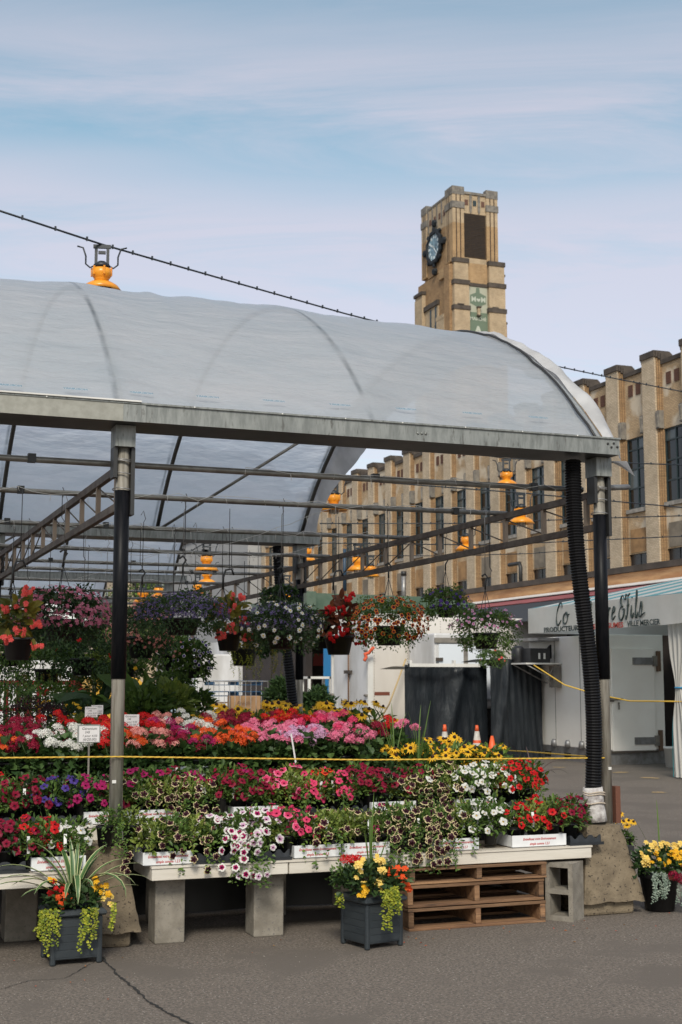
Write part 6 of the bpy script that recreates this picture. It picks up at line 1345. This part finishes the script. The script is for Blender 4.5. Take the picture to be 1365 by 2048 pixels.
basket(283, 1262, 130, 105, 11.3, 'pinkish hanging basket just past the steel post, under the purple one', L_dark, [(mm_pk, 300, 1., -.6, 0, 'stuffbloom')], n=1200)
basket(365, 1228, 172, 82, 10.4, 'dusky purple lobelia hanging basket beside the coral begonia', L_dark, [(mm_purp, 900, 1.1, -.3, 0, 'stuffbloom')], leaf=(.022, .010), n=2200)
basket(562, 1252, 158, 92, 10.4, 'hanging basket with white daisies and purple lobelia before the second-row post', L_dark, [(DAI, 60, 1.1, -.8, .2, 'bloom'), (mm_purp, 500, 1.1, -.1, 0, 'stuffbloom')], leaf=(.026, .011), n=1900, trail=None)
basket(778, 1243, 150, 98, 10.4, 'round hanging basket full of orange dark-eyed flowers', L_mid, [(PET['orange'], 165, 1.1, -.7, .10, 'bloom')], leaf=(.022, .010), n=1700)
basket(892, 1205, 100, 62, 11.6, 'purple-flowered hanging basket behind the pale pink one', L_mid, [(PET['minipurple'], 50, 1., -.5, .16, 'bloom')], leaf=(.024, .012), n=1100)
basket(972, 1258, 140, 84, 10.0, 'pale pink and green hanging basket over the black tarpaulin', L_mid, [(PET['minipink'], 70, .9, .0, .11, 'bloom')], leaf=(.020, .010), n=1900, hookcol=1)
def begonia(px, py, Y, lab, m, fl_key, w=90, h=110, seed=0):
    p = at(px, py, Y=Y); s = Y/2681*1.07; t = thing('begonia_basket', lab, 'hanging basket', p, 0, 'hanging flower baskets'); rx, rz = w/2*s, h/2*s
    lv = Leaves(); n = 80; d = sph(n, .7); P = d*np.array([rx*.7, rx*.5, rz*.8])*nr.uniform(.3, 1, (n, 1)); D = d*1.+nr.normal(size=(n, 3))*.5; D[:, 2] -= .2; Nn = nr.normal(size=(n, 3))*.5; Nn[:, 1] -= .7; Nn[:, 2] += .5
    lv.put(P, D, Nn, nr.uniform(.07, .12, n), nr.uniform(.045, .07, n)); link('foliage', lv.mesh('foliage', [m]), t)
    for (dx, dz, k) in ((.25, .75, 9), (-.6, .3, 7), (.6, -.1, 7), (.0, -.4, 9), (-.5, -.6, 8), (.7, -.7, 6), (.0, .3, 5)):
        for i in range(k): link('bloom', rnd.choice(ROS[fl_key]), t, (dx*rx+rnd.uniform(-.04, .04), -rx*.6+rnd.uniform(-.04, .06), dz*rz+rnd.uniform(-.035, .035)), (R(rnd.uniform(50, 120)), 0, rnd.uniform(-.8, .8)), rnd.uniform(.6, 1.))
    G().lathe([(rx*.42, -rz*1.15), (rx*.56, -rz*.6), (rx*.6, -rz*.6), (rx*.6, -rz*.52)], 18).obj('basket_pot', [pot_m], t)
    G().tube([(-.05, 0, rz+.0), (-.05, 0, rz+.1), (-.03, 0, rz+.16), (.02, 0, rz+.17), (.04, 0, rz+.12)], .009, 6).obj('hook', [hookm], t); G().tube([(0, 0, rz*.3), (-.05, 0, rz+.02)], .004, 4).tube([(0, 0, rz+.16), (0, 0, 3.03-p.z)], .003, 4).obj('basket_wire', [hookm], t)
begonia(38, 1238, 10.0, 'coral begonia basket with olive leaves at the picture edge, beside the mauve basket', L_olive, 'coral', 96, 130)
begonia(458, 1236, 10.6, 'coral begonia basket with yellow-green leaves between lobelia and daisies', L_olive, 'coral', 84, 110)
begonia(678, 1240, 10.8, 'red begonia basket with bronze leaves between daisies and orange basket', L_bronze, 'red', 100, 120)
back = [(20, 1300, 90, 60, 12.6, L_mid, (PET['orange'], 10), 'yellow dotted basket low under the coral begonia'), (95, 1330, 120, 70, 13.2, L_mid, None, 'plain green basket below the mauve one'), (165, 1308, 110, 80, 12.8, L_dark, (ROS['red'], 6), 'dark basket with a few red blooms below the mauve one'), (210, 1330, 60, 80, 13.5, L_lime, (ROS['gold'], 4), 'lime trailing basket beside the black post sleeve'), (258, 1318, 70, 70, 13.6, L_mid, (ROS['gold'], 8), 'basket with yellow flowers past the post sleeve'), (345, 1302, 110, 62, 12.2, L_mid, (mm_pk, 60), 'dim pink basket under the lobelia'), (388, 1318, 70, 74, 12.0, L_mid, (PET['netted'], 42), 'basket of dark purple white-edged flowers under the lobelia'), (345, 1362, 80, 36, 13.4, L_mid, None, 'ferny green basket hanging lowest past the post'), (515, 1288, 90, 44, 12.5, L_dark, (DAI, 10), 'small dark basket behind the daisies'), (20, 1262, 70, 50, 13.6, L_dark, None, 'dark green basket behind the coral begonia'), (560, 1190, 70, 30, 14, L_dark, (mm_purp, 60), 'small purple basket top above the daisies'), (985, 1316, 62, 34, 22., L_mid, (ROS['coral'], 7), 'small pot of pink flowers standing on the wrapped stack')]
for i, (px, py, w, h, Y, m, f, lab) in enumerate(back):
    tr = None
    if i in (1, 3, 8): s = Y/2681*1.07; tr = ([(x*w*s, -w*s*.4, -h*s*.3, .34, 3) for x in (-.35, -.1, .15, .35)], L_olive, (.018, .014))
    basket(px, py, w, h, Y, lab, m, [(f[0], f[1], 1., -.5, .2, 'bloom')] if f else [], leaf=(.035, .018), n=650, trail=tr, wires=Y < 20, pot=True)
t = thing('trailing_basket', 'basket of long yellow-green trailing stems under the begonia pot', 'hanging basket', at(488, 1300, Y=11.6), 0, 'hanging flower baskets'); leafmass(t, 240, (0, 0, 0), (.16, .14, .06), .03, .018, L_olive)
trails(t, [(x, -.08, -.02, rnd.uniform(.25, .5), 2) for x in (-.14, -.09, -.04, .0, .04, .09)], L_chart, (.014, .012)); G().lathe([(.09, -.14), (.12, 0), (.13, .01)], 14).obj('basket_pot', [pot_m], t)
G().tube([(0, 0, 0), (0, 0, .8)], .003, 4).obj('hanging_wire', [hookm], t)
# spare wires with hooks hanging from the pipes
for px, Y, L0 in ((125, 10.2, 0.2), (283, 12.3, .35), (372, 10.2, .5), (447, 12.3, .55), (567, 10.2, .55), (638, 14.5, .3), (775, 10.2, .5), (978, 9.9, .5), (170, 12.3, .3), (180, 14.5, .4), (320, 14.5, .4), (465, 12.3, .35), (500, 14.5, .3), (60, 12.3, .5)):
    p = at(px, 1000, Y=Y); o = G().tube([(0, 0, .03), (.015, 0, 0), (0, 0, -.04), (0, 0, -L0), (.02, 0, -L0-.03), (0, 0, -L0-.06), (-.02, 0, -L0-.03)], .0032, 5).obj('hanging_hook', [hookm], None, (p.x, Y, 3.05)); seq(tag(o, 'x', 'wire hook', 'spare wire hooks on the cross pipes'), 'spare wire hook on a cross pipe', 'the striped-leaf planter end', p.x+Y*.01)

# ------------------------------------------------------------------ plants standing behind the steps
def bush(name, lab, px, py, Y, w, h, m, fls=None, n=900, leaf=(.05, .02), cat='plant', zbase=None, grp=None):
    p = at(px, py, Y=Y); s = Y/2681*1.07; rx, rz = w/2*s, h/2*s; t = thing(name, lab, cat, (p.x, Y, 0), 0, grp)
    lv = Leaves(); d = sph(n, .9); k = nr.uniform(.25, 1, n)**.5*(1+.25*np.sin(d[:, 0]*5+px)*np.cos(d[:, 2]*6+py)); P = d*k[:, None]*np.array([rx, rx*.8, rz]); P[:, 2] += p.z; D = d+nr.normal(size=(n, 3))*.6; D[:, 2] += .4; Nn = nr.normal(size=(n, 3))*.5; Nn[:, 2] += 1
    lv.put(P, D, Nn, leaf[0]*nr.uniform(.6, 1.2, n), leaf[1]*nr.uniform(.7, 1.2, n)); link('foliage', lv.mesh('foliage', [m], n < 500), t)
    G().tube([(0, 0, .0), (.01, 0, p.z)], [.02, .008], 6).obj('stem', [stemm], t); G().lathe([(.11, 0), (.15, .24), (.16, .24), (.16, .27)], 14).obj('plastic_pot', [pot_m], t)
    if fls:
        c = link('blooms_root', None, t, (0, 0, p.z)) if False else t
        for meshes, q, sc_ in fls:
            for dd in spread_dirs(q, -.3, 0, .25):
                o = link('bloom', rnd.choice(meshes), t, (dd.x*rx, dd.y*rx*.8, p.z+dd.z*rz), (R(rnd.uniform(20, 80)), 0, rnd.uniform(-1, 1)), sc_*rnd.uniform(.8, 1.2))
    return t
bush('shrub', 'tall loose green shrub behind the crimson geraniums at the picture edge', 20, 1420, 11.6, 110, 110, L_mid, None, 900)
bush('shrub', 'dark plum-leaved shrub behind the white geraniums', 75, 1437, 11.4, 130, 75, L_plum, None, 1200, (.035, .014)); bush('shrub', 'dark green shrub between plum shrub and price cards', 150, 1440, 11.8, 90, 60, L_dark, [([mini('bloom', F_yel, .02, 6)], 22, 1.1)], 800)
bush('marigold_clump', 'dark clump dotted with orange-yellow flowers behind the price cards', 130, 1418, 12.6, 110, 40, L_dark, [(ROS['gold'], 14, .9)], 500); bush('begonia_clump', 'far row of small red flowers under the red bench frame', 130, 1388, 14.5, 90, 26, L_mid, [(ROS['red'], 20, 1.)], 300)
bush('leafy_plant', 'leafy green pepper-like plant past the steel post', 290, 1420, 11.3, 90, 60, L_mid, None, 420, (.10, .05)); bush('leafy_plant', 'bright leafy plant beside the pepper-like one', 345, 1412, 11.5, 80, 80, L_lime, None, 260, (.10, .05)); bush('leafy_plant', 'tall bluish leafy plant in front of the crowd barrier', 395, 1415, 12.2, 66, 60, L_mid, None, 700, (.07, .03)); bush('grass_clump', 'yellow-green fine clump behind the price card by the sleeve', 175, 1445, 11.0, 60, 30, L_lime, None, 500, (.05, .01))
for px, py, lab in ((225, 1405, 'broad-leaved canna just before the steel post'), (285, 1380, 'broad-leaved canna with pale green leaves past the steel post'), (325, 1392, 'dark broad-leaved canna next to the crowd barrier'), (180, 1400, 'dark low canna beside the red bench frame')):
    p = at(px, py, Y=12.4); t = thing('canna_plant', lab, 'canna', (p.x, 12.4, 0), 0, 'broad-leaved cannas'); lv = Leaves(); n = 11; a = nr.uniform(0, 6.28, n); D = np.stack([np.cos(a), np.sin(a)*.6, nr.uniform(.1, 1.3, n)], 1); lv.put(np.tile([0, 0, p.z-.12], (n, 1))+nr.normal(size=(n, 3))*.05, D, nr.normal(size=(n, 3))*.4+np.array([0, -.6, .8]), nr.uniform(.28, .42, n), nr.uniform(.10, .16, n)); link('foliage', lv.mesh('foliage', [L_dark if 'dark' in lab else L_mid], droop=.3), t); G().tube([(0, 0, 0), (0, 0, p.z)], .015, 6).obj('stem', [stemm], t)
bush('shrub', 'mid green bush between red bench frame and plum shrub', 95, 1392, 12.8, 120, 56, L_mid, None, 700); bush('shrub', 'dark mass of foliage under the mauve basket at the picture edge', 10, 1360, 13.6, 100, 60, L_dark, None, 700)
bush('shrub', 'dim green bush just left of the black post sleeve', 190, 1362, 13.4, 70, 60, L_mid, None, 600)
bush('cedar_shrub', 'dark bushy cedar beside the cardboard box', 565, 1400, 27., 62, 82, L_dark, None, 2400, (.13, .05)); bush('cedar_shrub', 'dark bushy cedar half hidden behind the second-row post', 632, 1412, 27.5, 70, 66, L_dark, None, 1800, (.13, .05))
bush('potted_bush', 'long mass of mixed foliage behind the second-row post', 480, 1440, 13., 60, 24, L_mid, [(RUD, 8, .9)], 300)
for i, (px, v) in enumerate(((470, 'yellow'), (520, 'gold'), (600, 'yellow'), (700, 'gold'))): bush('yellow_clump', f'{["first","second","third","fourth"][i]} far yellow clump counted from the crowd barrier', px, 1440, 12.2, 60, 24, L_mid, [(ROS[v], 12, 1.)], 260, grp='far yellow clumps')

# ------------------------------------------------------------------ traffic cones
cor = M('cone_orange', (.80, .12, .03), .5, var=(4, 4), c2=(.62, .10, .03)); cow = M('cone_white', (.62, .60, .56), .5, var=(9, 4), c2=(.45, .42, .38))
def cone(px, lab, h, bands, Y=24.8):
    t = thing('traffic_cone', lab, 'traffic cone', (at(px, 1361, Y=Y).x, Y, 0), R(20), 'traffic cones'); bevel(G().box(-.18, -.18, 0, .18, .18, .03).obj('cone_base', [cor], t), .01)
    Rr = lambda z: .14-(.14-.028)*(z/h); cuts = [(.03, 0)]+bands+[(h, 0)]
    zs = [.03]; 
    segs = []; z = .03
    for a, b in bands: segs += [(z, a, 0), (a, b, 1)]; z = b
    segs.append((z, h, 0))
    for a, b, k in segs: G().lathe([(Rr(a), a), (Rr(b), b)], 20, cap=(b == h)).obj('cone_band' if k else 'cone_shell', [cow if k else cor], t)
cone(889, 'traffic cone with one white collar, before the lower wrapped stack', .74, [(.38, .60)]); cone(953, 'traffic cone with two white collars, before the taller wrapped stack', .72, [(.26, .36), (.42, .60)]); cone(983, 'small plain orange traffic cone beside the two-collared one', .50, [])

# ------------------------------------------------------------------ trees far behind
bark = M('bark', (.07, .055, .04), .9, var=(5, 5))
def tree(lab, px, Y, h, w, m, n=5200, seed=0, trunk=.32):
    p = at(px, 1361, Y=Y); t = thing('leafy_tree', lab, 'tree', (p.x, Y, 0), 0, 'trees beyond the market'); rr = np.random.default_rng(seed)
    g = G(); g.tube([(0, 0, 0), (.1, 0, h*.3), (0, .1, h*.6), (.1, 0, h*.9)], [w*.045, w*.035, w*.02, w*.006], 8)
    cl = []
    for i in range(26):
        a = rr.uniform(0, 6.28); z = h*rr.uniform(trunk, .97); r = w*.5*math.sin(min(1, (1.02-(z/h))*1.5)*1.57)*rr.uniform(.2, .95); c = (r*math.cos(a), r*math.sin(a), z); cl.append(c); g.tube([(0, 0, z*.75), (c[0]*.5, c[1]*.5, z*.9), c], [w*.014, w*.009, w*.003], 5)
    g.obj('trunk', [bark], t); lv = Leaves(); k = n//26
    for c in cl:
        d = rr.normal(size=(k, 3)); d /= np.linalg.norm(d, axis=1)[:, None]; P = d*rr.uniform(.2, 1, (k, 1))**.5*np.array([w*.17, w*.17, h*.09])+np.array(c); lv.put(P, d+rr.normal(size=(k, 3)), rr.normal(size=(k, 3))+np.array([0, 0, 1]), rr.uniform(.18, .42, k)*w/9, rr.uniform(.12, .26, k)*w/9)
    link('crown', lv.mesh('crown', [m], False), t)
for lab, px, Y, h, w, m, s in (('tall airy tree rising past the steel post under the far vaults', 268, 88, 10.5, 5.5, L_mid, 1), ('round tree in the far gap left of the airy tree', 196, 100, 7.5, 7, L_dark, 2), ('broad dark tree far behind the mauve basket', 60, 115, 7.5, 10, L_dark, 3), ('pale bushy tree far beside the brown house', 330, 105, 6.5, 7, L_mid, 4), ('low dark tree by the far beige house', -40, 125, 8, 9, L_mid, 5), ('dark low tree beyond the red bench frame', 120, 130, 6, 9, L_dark, 6)): tree(lab, px, Y, h, w, m, 5200 if s == 1 else 3600, s)
seq_done()
